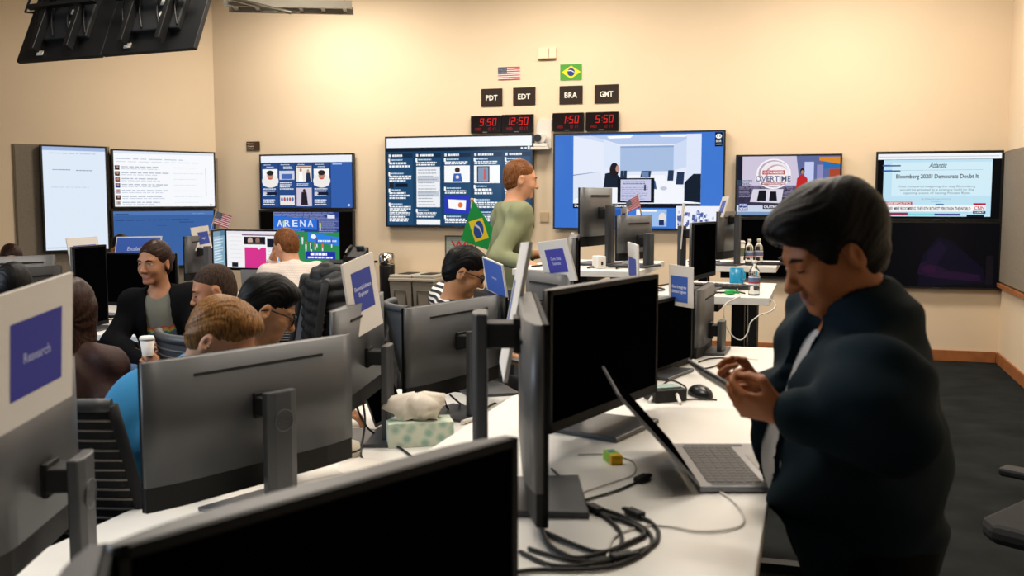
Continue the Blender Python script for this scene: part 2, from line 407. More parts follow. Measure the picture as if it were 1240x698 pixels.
def d_deck2(F):
    F.rect(0, 0, 1, 1, '#213e78'); F.rect(0, .87, 1, 1, '#eef2fb'); F.rect(.77, 0, 1, .87, '#3560ac'); F.rect(.79, .82, .89, .85, '#9fc0ea')
    for i in range(4):
        a = .012 + i*.19; F.rect(a, .02, a+.178, .85, '#284b86'); F.greek(a+.02, .815, a+.12, .84, 1, '#dfe7f5', i)
    for a in (.012, .582):
        F.greek(a+.05, .77, a+.15, .8, 1, '#d6e0f2', 5); F.rect(a+.005, .43, a+.172, .745, '#f6f6f8'); face(F, a+.09, .62, .055, '#b98a74', '#2a2424', '#efece8'); F.rect(a+.065, .55, a+.115, .565, '#c8453c')
        F.greek(a+.01, .22, a+.16, .38, 4, '#e6ecf6', 8); F.greek(a+.01, .04, a+.16, .17, 3, '#e6ecf6', 9); F.rect(a+.01, .24, a+.04, .3, '#d8d0cc'); F.rect(a+.05, .24, a+.16, .3, '#121c34')
    a = .202; F.greek(a+.05, .74, a+.16, .8, 2, '#e6ecf6', 10); F.rect(a+.005, .54, a+.172, .71, '#cfd6e6'); F.rect(a+.03, .55, a+.15, .65, '#4a6ab4'); F.greek(a+.01, .34, a+.165, .5, 4, '#e6ecf6', 11); F.rect(a+.01, .05, a+.17, .24, '#e9e6e4')
    for k in range(5): F.ell(a+.03+k*.03, .16, .012, .04, '#b0564c' if k % 2 else '#3f6fc0')
    a = .392; F.rect(a+.005, .5, a+.172, .8, '#efe9df'); F.rect(a+.01, .76, a+.165, .79, '#c9783a'); F.poly([(a+.03, .5), (a+.08, .5), (a+.07, .7), (a+.04, .7)], '#fdfdfd'); F.poly([(a+.11, .5), (a+.165, .5), (a+.155, .67), (a+.115, .67)], '#22304e'); F.ell(a+.055, .72, .013, .035, '#b98a74'); F.ell(a+.135, .7, .013, .035, '#b98a74')
    F.greek(a+.01, .42, a+.16, .47, 2, '#e6ecf6', 12); F.rect(a+.005, .03, a+.172, .38, '#d3c9d8'); F.poly([(a+.05, .05), (a+.13, .05), (a+.115, .3), (a+.06, .3)], '#241f2c'); F.ell(a+.09, .32, .015, .04, '#3a2a26')
    F.ell(.965, .05, .012, .02, '#e8eefa')
def d_football(F):
    F.rect(.14, 0, .86, 1, '#2f8a53'); F.rect(.14, .62, .86, 1, '#2a3f86'); F.greek(.14, .86, .86, 1, 5, '#7e89b8', 3, .6, .03); F.greek(.14, .62, .5, .7, 3, '#5d86d8', 4, .7, .03)
    F.poly([(.14, .7), (.62, .66), (.62, .86), (.14, .93)], '#2d6fd6')
    for k, c in enumerate('ARENA'): F.text(c, .21 + k*.085, .72, .13, '#dfe8fb', wide=.06)
    F.rect(.64, .68, .86, .9, '#44508c'); F.greek(.64, .6, .86, .9, 10, '#8b96c4', 6, .4, .04)
    F.poly([(.52, .44), (.86, .36), (.86, .52), (.52, .62)], '#2f7fe0'); F.ell(.58, .53, .03, .045, '#f2f6fc'); F.greek(.63, .43, .85, .47, 1, '#e9f1fc', 7, .8)
    r = random.Random(5)
    for (u, v, c) in ((.42, .5, '#3050b0'), (.46, .47, '#eef'), (.50, .38, '#d8654a'), (.55, .36, '#e9e9ef'), (.60, .37, '#d8654a'), (.68, .35, '#dd6a4c'), (.62, .42, '#3050b0'), (.78, .42, '#3050b0'), (.50, .33, '#f0f0f6'), (.56, .32, '#3050b0'), (.66, .74, '#c6e04a'), (.26, .78, '#c6e04a')):
        F.rect(u-.008, v-.03, u+.008, v+.05, c); F.ell(u, v+.065, .007, .018, '#7a5440'); F.rect(u-.006, v-.09, u+.006, v-.03, '#e8e8f2')
    F.rect(.5, .1, .82, .25, '#2230a6'); F.greek(.55, .17, .8, .23, 1, '#f4f6ff', 2, .9); F.greek(.52, .115, .81, .15, 1, '#f4f6ff', 3, .9)
    F.rect(.74, .88, .82, .95, '#dfe6f6')
def d_conf(F):
    F.rect(0, 0, 1, 1, '#3f78d2')
    F.poly([(0, 0), (.14, 0), (.10, 1), (0, 1)], '#3a72cc'); F.rect(.115, .255, .875, .985, '#e6ecfb')
    F.poly([(.115, .985), (.3, .91), (.3, .985)], '#cfdcf6'); F.poly([(.22, .985), (.4, .885), (.73, .885), (.875, .985)], '#b8cbee')
    F.poly([(.32, .975), (.48, .985), (.46, .955), (.33, .95)], '#ffffff'); F.poly([(.63, .975), (.83, .97), (.77, .955), (.64, .96)], '#ffffff')
    F.rect(.40, .6, .715, .86, '#a9bfe2'); F.rect(.395, .85, .72, .868, '#8aa4cd')
    F.poly([(.30, .64), (.40, .61), (.40, .87), (.30, .93)], '#dde8fb'); F.poly([(.715, .61), (.79, .64), (.79, .93), (.715, .87)], '#cddbf5'); F.rect(.79, .5, .875, .985, '#dfe8fb')
    F.poly([(.115, .255), (.875, .255), (.875, .30), (.66, .56), (.42, .56), (.3, .42), (.115, .33)], '#f4f7fe')
    F.poly([(.115, .55), (.27, .59), (.27, .60), (.115, .57)], '#6e83a8')
    F.poly([(.115, .30), (.30, .43), (.28, .60), (.115, .56)], '#dfe7f7')
    for (u, v, w, h) in ((.40, .52, .02, .09), (.42, .525, .02, .085), (.68, .50, .035, .11), (.73, .46, .045, .13), (.52, .535, .06, .07)):
        F.poly([(u, v), (u+w, v), (u+w*1.1, v+h), (u+.15*w, v+h)], '#233654')
    F.rect(.53, .545, .57, .595, '#6d86b0'); F.poly([(.78, .29), (.875, .27), (.875, .57), (.83, .57), (.78, .48)], '#14202f')
    F.poly([(.30, .43), (.40, .43), (.40, .54), (.37, .60), (.31, .58)], '#1a2233'); F.ell(.365, .62, .028, .075, '#221c22'); F.ell(.385, .63, .012, .035, '#b98f86')
    F.poly([(.385, .47), (.42, .475), (.40, .49), (.39, .49)], '#b98f86')
    F.poly([(.58, .42), (.62, .41), (.61, .50), (.59, .52)], '#3c5a86'); F.ell(.66, .42, .02, .02, '#c4c9d8')
    F.rect(.385, .27, .605, .53, '#10141f'); F.rect(.405, .29, .585, .515, '#c9cbe6'); F.greek(.41, .30, .58, .44, 7, '#8f94c8', 3, .35); F.greek(.42, .46, .56, .5, 2, '#5a6a9a', 4); F.rect(.545, .4, .555, .46, '#30344c')
    F.rect(.115, .215, .875, .26, '#0b1326'); F.text('Chad Gantes', .30, .225, .026, '#ffffff', 'l', wide=.15)
    F.rect(.115, .21, .20, .262, '#0b1326'); F.text('De', .125, .225, .026, '#ffffff', 'l', wide=.025)
    F.rect(.30, .03, .455, .20, '#2c5aa8'); F.ell(.36, .17, .01, .02, '#e0e6f4'); F.poly([(.32, .05), (.34, .05), (.335, .15), (.325, .15)], '#e8ecf6')
    F.rect(.50, .02, .68, .20, '#9fc0ec'); F.rect(.53, .175, .62, .19, '#ffffff'); F.ell(.655, .11, .022, .055, '#e8e0dc'); F.rect(.635, .03, .665, .09, '#20305a'); F.rect(.50, .02, .53, .2, '#f2f5fc')
    F.rect(.735, .0, .985, .235, '#eef1fc'); r = random.Random(9)
    F.rects([(u, v, u+r.uniform(.008, .02), v+r.uniform(.02, .05)) for u, v in [(r.uniform(.74, .97), r.uniform(.02, .15)) for _ in range(34)]], '#4d5f9c')
    F.rects([(u, v, u+.01, v+.025) for u, v in [(r.uniform(.74, .97), r.uniform(.03, .16)) for _ in range(22)]], '#b9c4e6')
    F.rect(.952, .85, .995, .995, '#0b0f2a'); F.ell(.973, .955, .017, .024, '#ffffff'); F.ell(.966, .955, .003, .008, '#0b0f2a'); F.ell(.98, .955, .003, .008, '#0b0f2a'); F.text('DE:IR', .958, .895, .018, '#fff', 'l', wide=.03); F.rect(.958, .87, .99, .876, '#ffffff')
def d_show(F):
    F.rect(0, 0, 1, 1, '#cfc6dc'); F.poly([(0, 1), (.05, 1), (.05, .45), (0, .3)], '#1a1c2e'); F.greek(0, .48, .16, .6, 5, '#3f5a74', 3, .6)
    F.rect(0, 0, 1, .5, '#3a3550'); F.greek(.02, .3, .98, .5, 12, '#9a92b4', 7, .5, .05); F.greek(.02, .2, .98, .5, 14, '#15131f', 8, .3, .1)
    F.ell(.36, .70, .17, .26, '#f6f2f6'); F.ell(.36, .70, .15, .235, '#b9a7b6'); F.ell(.37, .70, .14, .215, '#efe9f0'); F.ell(.39, .69, .11, .17, '#c8a2a8'); F.ell(.40, .69, .10, .15, '#f4eff4')
    F.poly([(.62, .45), (1, .45), (1, 1), (.58, 1)], '#5f6a9a'); F.rect(.84, .78, 1, .92, '#2b6fb0'); F.poly([(.8, .92), (1, .86), (1, .98), (.8, .98)], '#d98a2c'); F.rect(.9, .48, 1, .78, '#a8482f'); F.rect(.66, .5, .75, .9, '#c4cdf0'); F.rect(.78, .5, .84, .85, '#8f8cc0'); F.rect(.95, .3, 1, .6, '#c9662c')
    F.rect(.25, .69, .47, .76, '#c0342c'); F.text('OUTNUMBERED', .36, .705, .04, '#ffffff', wide=.2)
    F.text('OVERTIME', .355, .565, .10, '#ffffff', wide=.36); F.text('OVERTIME', .355, .57, .095, '#57597c', wide=.35); F.rect(.24, .515, .48, .55, '#a03a3c')
    F.text('WITH HARRIS FAULKNER', .36, .522, .022, '#ffffff', wide=.22)
    F.ell(.64, .74, .022, .055, '#2a1a18'); F.ell(.64, .725, .013, .035, '#b5826a'); F.poly([(.58, .44), (.70, .44), (.69, .62), (.65, .68), (.62, .68), (.59, .62)], '#c02a2e')
    F.poly([(.13, .22), (.44, .2), (.46, .44), (.16, .44)], '#d9d4e2'); F.poly([(.2, .24), (.29, .24), (.29, .42), (.22, .42)], '#17151f'); F.poly([(.32, .24), (.40, .24), (.39, .40), (.33, .40)], '#17151f')
    F.rect(0, .05, 1, .16, '#c8d4e8'); F.rect(0, .0, 1, .05, '#7d98c0'); F.rect(.02, .07, .11, .20, '#2c3f8c'); F.text('FOX', .065, .145, .04, '#ffffff', wide=.07); F.text('NEWS', .065, .085, .04, '#ffffff', wide=.07)
    F.rect(.26, .10, .62, .175, '#191d2c'); F.text('OUTNUMBERED', .27, .115, .045, '#ffffff', 'l', wide=.3)
def d_news(F):
    F.rect(0, 0, 1, 1, '#05060a'); F.rect(0, .905, 1, .99, '#f2f6fb'); F.rect(.01, .94, .98, .95, '#c4ccd6')
    F.rect(.05, .03, .93, .90, '#bfe2f2'); F.rect(.12, .35, .93, .86, '#d3edf8'); F.rects([(.04, .80, .19, .82), (.04, .72, .19, .74)], '#1f3f7a'); F.rects([(.04, .81, .10, .825), (.05, .73, .12, .745)], '#3c6ac0')
    F.text('Atlantic', .49, .775, .08, '#5b6a78', wide=.14, shear=.3); F.poly([(.18, .735), (.86, .74), (.86, .745), (.18, .74)], '#9fb6c6')
    F.text('Bloomberg 2020? Democrats Doubt It', .49, .615, .062, '#17202c', wide=.67)
    F.text('One compared imagining the way Bloomberg', .49, .475, .032, '#5f7484', wide=.62, bold=False); F.text('would be greeted in a primary hold to the', .49, .425, .032, '#5f7484', wide=.60, bold=False); F.text('opening scene of Saving Private Ryan', .49, .375, .032, '#5f7484', wide=.54, bold=False)
    F.text('By Edward-Isaac Dovere', .49, .29, .022, '#8496a4', wide=.24, bold=False); F.text('Politics', .49, .25, .022, '#8496a4', wide=.08, bold=False)
    F.rect(.05, .205, .295, .255, '#b01f2e'); F.text('#INSIDEPOLITICS', .055, .212, .036, '#ffffff', 'l', wide=.23)
    F.rect(.05, .105, .79, .20, '#f6f7f9'); F.text('FORBES: MIKE BLOOMBERG THE 10TH RICHEST PERSON IN THE WORLD', .06, .125, .05, '#15161c', 'l', wide=.71)
    F.rect(.79, .12, .89, .205, '#f6f7f9'); F.text('CNN', .84, .135, .052, '#c8102e', wide=.08); F.rect(.79, .205, .89, .235, '#b01f2e'); F.rect(.79, .075, .89, .115, '#123a50'); F.text('12:50 PM ET', .84, .085, .022, '#fff', wide=.07)
    F.rects([(.05, .045, .26, .09)], '#8c3450'); F.rect(.26, .045, .48, .08, '#7fd4dc'); F.rect(.48, .045, .69, .09, '#37388c'); F.rect(.74, .03, .88, .06, '#0f1d2c'); F.poly([(.48, .2), (.56, .2), (.55, .225), (.49, .225)], '#4a7ca8'); F.rect(.26, .075, .75, .105, '#b5dcec')
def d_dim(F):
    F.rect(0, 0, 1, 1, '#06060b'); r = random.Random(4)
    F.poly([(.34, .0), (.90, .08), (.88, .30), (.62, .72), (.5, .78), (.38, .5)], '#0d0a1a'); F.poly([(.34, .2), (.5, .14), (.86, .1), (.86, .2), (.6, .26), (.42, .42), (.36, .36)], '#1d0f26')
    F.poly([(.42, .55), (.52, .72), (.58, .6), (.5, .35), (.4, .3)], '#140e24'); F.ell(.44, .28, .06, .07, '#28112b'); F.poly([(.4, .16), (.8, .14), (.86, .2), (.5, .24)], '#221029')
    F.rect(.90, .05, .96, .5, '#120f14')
def d_page(F):
    F.rect(0, 0, 1, 1, '#dfeaf8'); F.rect(0, .965, 1, 1, '#9fb4dc'); F.greek(.1, .93, .9, .945, 1, '#b5c4dc', 3); F.greek(.15, .775, .45, .785, 1, '#6f7f9c', 4, .7); F.greek(.52, .77, .85, .78, 1, '#6f7f9c', 5, .7)
    F.greek(.12, .60, .9, .62, 1, '#c6d3e8', 6, .4); F.rect(.02, .015, .98, .03, '#c8d6ee')
def d_list(F):
    F.rect(0, 0, 1, 1, '#f7f9fd'); F.rect(0, .955, 1, 1, '#dde6f4'); F.greek(.02, .85, .95, .87, 1, '#a9b4c6', 2, .6); F.greek(.02, .80, .9, .82, 1, '#c3ccda', 3, .5)
    cs = ['#30211f', '#1c1a18', '#7a3a44', '#2c2f6a', '#b9a8b4', '#3a2420', '#bfc6cc']
    for k in range(7):
        v = .66 - k*.107; F.rect(.01, v, .055, v+.08, cs[k]); F.ell(.035, v+.05, .012, .025, '#b08a78'); F.greek(.07, v+.045, .55, v+.07, 1, '#aab3c2', k, .7); F.greek(.07, v+.01, .5, v+.03, 1, '#c7cedb', k+9, .7); F.greek(.58, v+.05, .9, v+.062, 1, '#d5dbe6', k+20, .7)
    F.rect(.905, .2, .912, .72, '#c5cbd4'); F.ell(.955, .03, .008, .014, '#141820')
def d_blue(F):
    F.rect(0, 0, 1, 1, '#3a62a0'); F.rect(0, .93, 1, 1, '#5077b4'); F.greek(.02, .945, .15, .96, 1, '#16294a', 1, .8); F.greek(.78, .945, .95, .96, 1, '#7c9ccf', 2, .8); F.greek(.02, .83, .8, .855, 1, '#20407c', 3, .6); F.rect(.64, .79, .79, .8, '#20407c'); F.greek(.42, .72, .52, .78, 2, '#2b4f8c', 4, .4)
D_back = (C_BR, UD, NB); D_left = (C_BL, LD, NL)
tv('large wall screen of dark social media columns behind the standing man', *D_back, 467, 646, 164, 275.5, d_deck1)
tv('largest wall screen showing a video call in an empty meeting room', *D_back, 670, 877.5, 159.5, 278.5, d_conf)
tv('wall screen with photo columns and a blue strip, above the football screen', *D_back, 315, 428.5, 186.5, 253.5, d_deck2)
tv('wall screen showing a football match with black side bars', *D_back, 315, 428.5, 255, 322, d_football)
tv('wall screen showing a talk show with a woman in red', *D_back, 890.5, 1019, 187, 262.5, d_show)
tv('dark wall screen under the talk show screen', *D_back, 890.5, 1019, 264, 338)
tv('wall screen showing a news headline about an election', *D_back, 1060, 1214, 183, 267, d_news)
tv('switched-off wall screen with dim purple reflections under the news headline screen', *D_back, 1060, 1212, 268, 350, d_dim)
tv('tall upright wall screen with a nearly blank pale page', *D_left, 51, 131, 176.5, 304.5, d_page, off=.1)
tv('white wall screen with a list and small portraits', *D_left, 136, 261, 182.5, 252, d_list, off=.1)
tv('blue wall screen with a faint menu under the white list screen', *D_left, 136, 261, 254, 324, d_blue, off=.1)

# ------------------------------------------------------------------ things on the back wall
def on_back(name, label, cat, px, py, off=0., group=None):
    p = PW(px, py, C_BR + NB*off, UD); return thing(name, label, cat, p, yaw_of(UD), group), 
def wsize(pxl, pxr, pyt, pyb):
    a = PW(pxl, (pyt+pyb)/2, C_BR, UD); b = PW(pxr, (pyt+pyb)/2, C_BR, UD); c = PW((pxl+pxr)/2, pyt, C_BR, UD); e = PW((pxl+pxr)/2, pyb, C_BR, UD)
    return (a-b).length, c.z - e.z
def wall_plate(name, label, cat, x0, x1, y0, y1, draw, mats, depth=.012, base=None, group=None, extra=None):
    w, h = wsize(x0, x1, y0, y1); t, = on_back(name, label, cat, (x0+x1)/2, y1, 0, group)
    mb = MB(); mb.box((0, -depth/2, h/2), (w, depth, h)); obj('backing', mb, base or m_blkm, t, bevel=min(.003, depth*.3))
    if draw: F = Flat(w*.98, h*.98, mats[0], step=.0004, y=-depth-.0006); draw(F); o = obj('face', F.mb, mats[1], t); o.location = (0, 0, h*.01)
    return t, w, h
m_led = attr_mat('led_clock_face', emit=1.3, rough=.2)
m_plate = mat('ivory_plate', '#e9d9bb', .5)
for (txt, lab, x0, x1, y0, y1) in (('PDT', 'black sign lettered PDT above the first clock', 583, 608.5, 107.5, 129), ('EDT', 'black sign lettered EDT under the striped flag', 621.5, 648.5, 106, 127.5),
                                   ('BRA', 'black sign lettered BRA under the green flag', 677.5, 705.5, 104, 126), ('GMT', 'black sign lettered GMT', 720, 749, 102.5, 125)):
    def dr(F, txt=txt): F.text(txt, .5, .34, .30, '#efece4', wide=.56)
    wall_plate('time_zone_sign', lab, 'sign', x0, x1, y0, y1, dr, ('#2a1d14', m_print), .01)
SEG = {'0': 'abcdef', '1': 'bc', '2': 'abged', '5': 'afgcd', '9': 'abcdfg', '8': 'abcdefg', '3': 'abgcd', '4': 'fgbc', '7': 'abc', '6': 'afgedc'}
def digits(F, s, u, v, w, h, col, sh=.12):
    t = w * .17; out = []
    def q(x0, y0, x1, y1): 
        F.mb.add([((u_ + sh*(yy-v)*F.h/F.w - .5)*F.w, F.y - 2*F.step, yy*F.h) for u_, yy in ((x0, y0), (x1, y0), (x1, y1), (x0, y1))], [(0, 1, 2, 3)], 0, False, col)
    for ch in s:
        if ch == ':': q(u+w*.1, v+h*.25, u+w*.28, v+h*.35); q(u+w*.1, v+h*.65, u+w*.28, v+h*.75); u += w*.55; continue
        if ch != ' ':
            tv_ = t * F.w / F.h * .9
            for sg in SEG[ch]:
                x0, y0, x1, y1 = {'a': (0, h-tv_, w, h), 'd': (0, 0, w, tv_), 'g': (0, h/2-tv_/2, w, h/2+tv_/2), 'b': (w-t, h/2, w, h), 'c': (w-t, 0, w, h/2), 'e': (0, 0, t, h/2), 'f': (0, h/2, t, h)}[sg]
                q(u+x0, v+y0, u+x1, v+y1)
        u += w * 1.4
for (tx, lab, x0, x1, y0, y1, m_) in ((' 9:50', 'red LED clock under the PDT sign', 571.5, 608, 140.5, 161.5, .05), ('12:50', 'red LED clock under the EDT sign', 609, 646.5, 139, 161, 0), (' 1:50', 'red LED clock under the BRA sign', 670, 707.5, 137, 159, 0), (' 5:50', 'red LED clock under the GMT sign', 710, 749.5, 136, 158.5, 0)):
    def dr(F, tx=tx):
        digits(F, tx, .12, .42, .125, .42, '#e0201c'); F.text('WED', .24, .15, .15, '#a01418', wide=.2, bold=False); digits(F, '10', .54, .14, .05, .16, '#a01418'); digits(F, '17', .70, .14, .05, .16, '#a01418')
        F.rect(.40, .02, .55, .05, '#8c7c74')
    wall_plate('digital_clock', lab, 'clock', x0, x1, y0, y1, dr, ('#1a0f0c', m_led), .045)
def us_flag(F):
    for i in range(7): F.rect(0, (2*i)/13, 1, (2*i+1)/13, '#b3303c')
    F.rect(0, 6/13, .4, 1, '#3a3f58'); F.rects([(.03+.062*i, 6/13+.04+.1*j, .055+.062*i, 6/13+.07+.1*j) for i in range(6) for j in range(5)], '#c9ccd6')
def br_flag(F):
    F.poly([(.06, .5), (.5, .1), (.94, .5), (.5, .9)], '#f0d52c'); F.ell(.5, .5, .175, .175*F.w/F.h, '#26407e'); F.poly([(.34, .57), (.5, .58), (.66, .46), (.66, .50), (.5, .63), (.34, .62)], '#e8ecf0')
wall_plate('paper_flag', 'small printed stars and stripes flag taped above the EDT sign', 'flag', 603, 630, 81, 97, us_flag, ('#ece6e0', m_print), .002, mat('flag_paper', '#e8e0d0', .8))
wall_plate('paper_flag', 'small printed green and yellow Brazilian flag taped above the BRA sign', 'flag', 678, 705, 77.5, 97.5, br_flag, ('#4f9a3c', m_print), .002, mat('flag_paper', '#e8e0d0', .8))
t_, w_, h_ = wall_plate('wall_plate', 'ivory double blank plate high above the clocks', 'wall plate', 652, 673.5, 58, 71, None, None, .015, m_plate)
mb = MB(); mb.box((w_*.1, -.017, h_/2), (.004, .004, h_*.9)); obj('seam', mb, mat('seam_shadow', '#a08c6c', .8), t_)
mb = MB(); mb.box((0, -.016, -.003), (w_*1.02, .03, .01)); obj('lower_lip', mb, mat('seam_shadow', '#a08c6c', .8), t_)
wall_plate('wall_plate', 'beige blank plate beside the largest screen', 'wall plate', 654.5, 664.5, 257, 269, None, None, .012, mat('beige_plate', '#c9ae88', .5))
def dr(F): F.text('Maximum', .06, .70, .14, '#e0d4c0', 'l'); F.text('Occupancy', .06, .42, .14, '#e0d4c0', 'l'); F.text('21 People', .06, .14, .14, '#e0d4c0', 'l')
wall_plate('occupancy_sign', 'small brown notice left above the photo column screen', 'sign', 299, 315, 171.5, 182.5, dr, ('#4b3420', m_print), .01)
def dr(F):
    F.rect(.04, .04, .96, .96, '#9aa39a'); F.greek(.06, .3, .94, .95, 9, '#7d887f', 2, .3); F.text('WE', .56, .56, .26, '#c2232c', wide=.74); F.text('IN', .56, .20, .26, '#c2232c', wide=.66)
wall_plate('poster', 'grey poster with red capital letters behind the seated man in stripes', 'poster', 539, 577, 285.5, 322, dr, ('#5c5a50', m_print), .004)
# camera on its shelf between the two big screens
t, = on_back('conference_camera', 'white video camera on a tall white wall bracket between two big screens', 'camera', 657.5, 182, 0)
wh = mat('white_plastic', '#dcd6cc', .45)
w, h = wsize(647, 668, 155, 182)
mb = MB(); mb.add([(-.10, -.02, 0), (.10, -.02, 0), (.10, 0, 0), (-.10, 0, 0), (-.055, -.02, h*1.35), (.10, -.02, h*1.35), (.10, 0, h*1.35), (-.055, 0, h*1.35)], [(0, 3, 2, 1), (4, 5, 6, 7), (0, 1, 5, 4), (2, 3, 7, 6), (1, 2, 6, 5), (0, 4, 7, 3)]); obj('bracket_plate', mb, wh, t)
mb = MB(); mb.box((0, -.08, .015), (.2, .15, .03)); obj('shelf', mb, wh, t, bevel=.004)
mb = MB(); mb.box((0, -.08, .052), (.15, .1, .035)); obj('camera_foot', mb, wh, t, bevel=.008)
mb = MB(); mb.lathe([(.05, -.045), (.055, -.03), (.055, .04), (.045, .05)], (.0, -.08, .125), M=Matrix.Rotation(R(90), 3, 'X') @ Matrix.Rotation(R(20), 3, 'Y')); obj('camera_head', mb, wh, t)
mb = MB(); mb.lathe([(.038, 0), (.042, .012), (.034, .02)], (-.022, -.13, .125), M=Matrix.Rotation(R(90), 3, 'X')); obj('lens', mb, m_blk, t)
# ------------------------------------------------------------------ desks
m_white = mat('white_laminate', '#efece6', .32, spec=.5, var=.02)
m_edgew = mat('pale_desk_edge', '#e6e0d4', .5)
m_leg = mat('black_steel', '#17181a', .45, metal=.3)
def desk(label, corner, wid, dep, z, th=.035, grp=None, legs=True, rz=-17, beam=True):
    """corner = front left corner in the world; wid along the wall, dep away from the camera"""
    t = thing('office_desk', label, 'desk', (corner[0], corner[1], 0), R(rz), grp)
    mb = MB(); mb.box((wid/2, dep/2, z-th/2), (wid, dep, th)); obj('desk_top', mb, m_white, t, bevel=.003)
    if legs:
        for x in (.12, wid-.12) if wid > dep else (.18, wid-.18):
            for y in ((dep*.5,) if wid > dep else (.35, dep-.35)):
                mb = MB(); mb.box((x, y, (z-th)/2 + .02), (.07, .07, z-th-.04)); mb.box((x, y, .02), (.07 if wid > dep else min(.6, wid*.7), min(.6, dep*.7) if wid > dep else .07, .04)); obj('leg', mb, m_leg, t, bevel=.004)
        if beam:
            mb = MB(); mb.box((wid/2, dep/2, z-th-.03), (wid*.8 if wid > dep else .08, .08 if wid > dep else dep*.7, .05)); obj('crossbeam', mb, m_leg, t)
    return t
def at_uv(base, u, v): return Vector(base) + UV_*u + VV_*v
ZR, ZL, ZF, ZB = 1.0, .74, .92, 1.10
# near right standing desk, its right edge through (.54, 2.03)
q = Vector((.54, 2.03, 0)); q = at_uv(q, -.80, -1.72)
desk('nearest white standing desk carrying the open laptop and loose cables', q, .80, 2.5, ZR)
q = Vector((.80, 3.12, 0)); q2 = at_uv(q, -.78, 0)
desk('white desk with the black computer mouse, beyond the laptop desk', q2, .86, 1.45, ZF)
q = Vector((-1.09, 2.6, 0)); q = at_uv(q, 0, -1.75)
desk('long white low desk under the row of monitors seen from behind', q, .90, 3.7, ZL)
BD1 = Vector((-.0, 5.45, 0)); desk('white standing desk in front of the standing man in green', BD1, .70, .95, 1.22)
BD3 = at_uv((1.315, 5.03, 0), -.62, 0); desk('white standing desk with a blue mug and a green gadget', BD3, .62, .93, ZB, .04)
BD2 = at_uv((1.95, 7.3, 0), -.75, 0); desk('white desk with the paper coffee cup and two water bottles', BD2, .75, .85, ZB, .04)
desk('cluttered white desk beside the woman in the black cardigan', Vector((-3.3, 6.1, 0)), 1.18, .72, .80)
desk('white desk against the boards under the blue wall screen', Vector((-4.1, 7.4, 0)), 1.9, .7, .80)
desk('white desk under the computer showing a web page', Vector((-2.95, 8.05, 0)), 1.75, .7, .80)
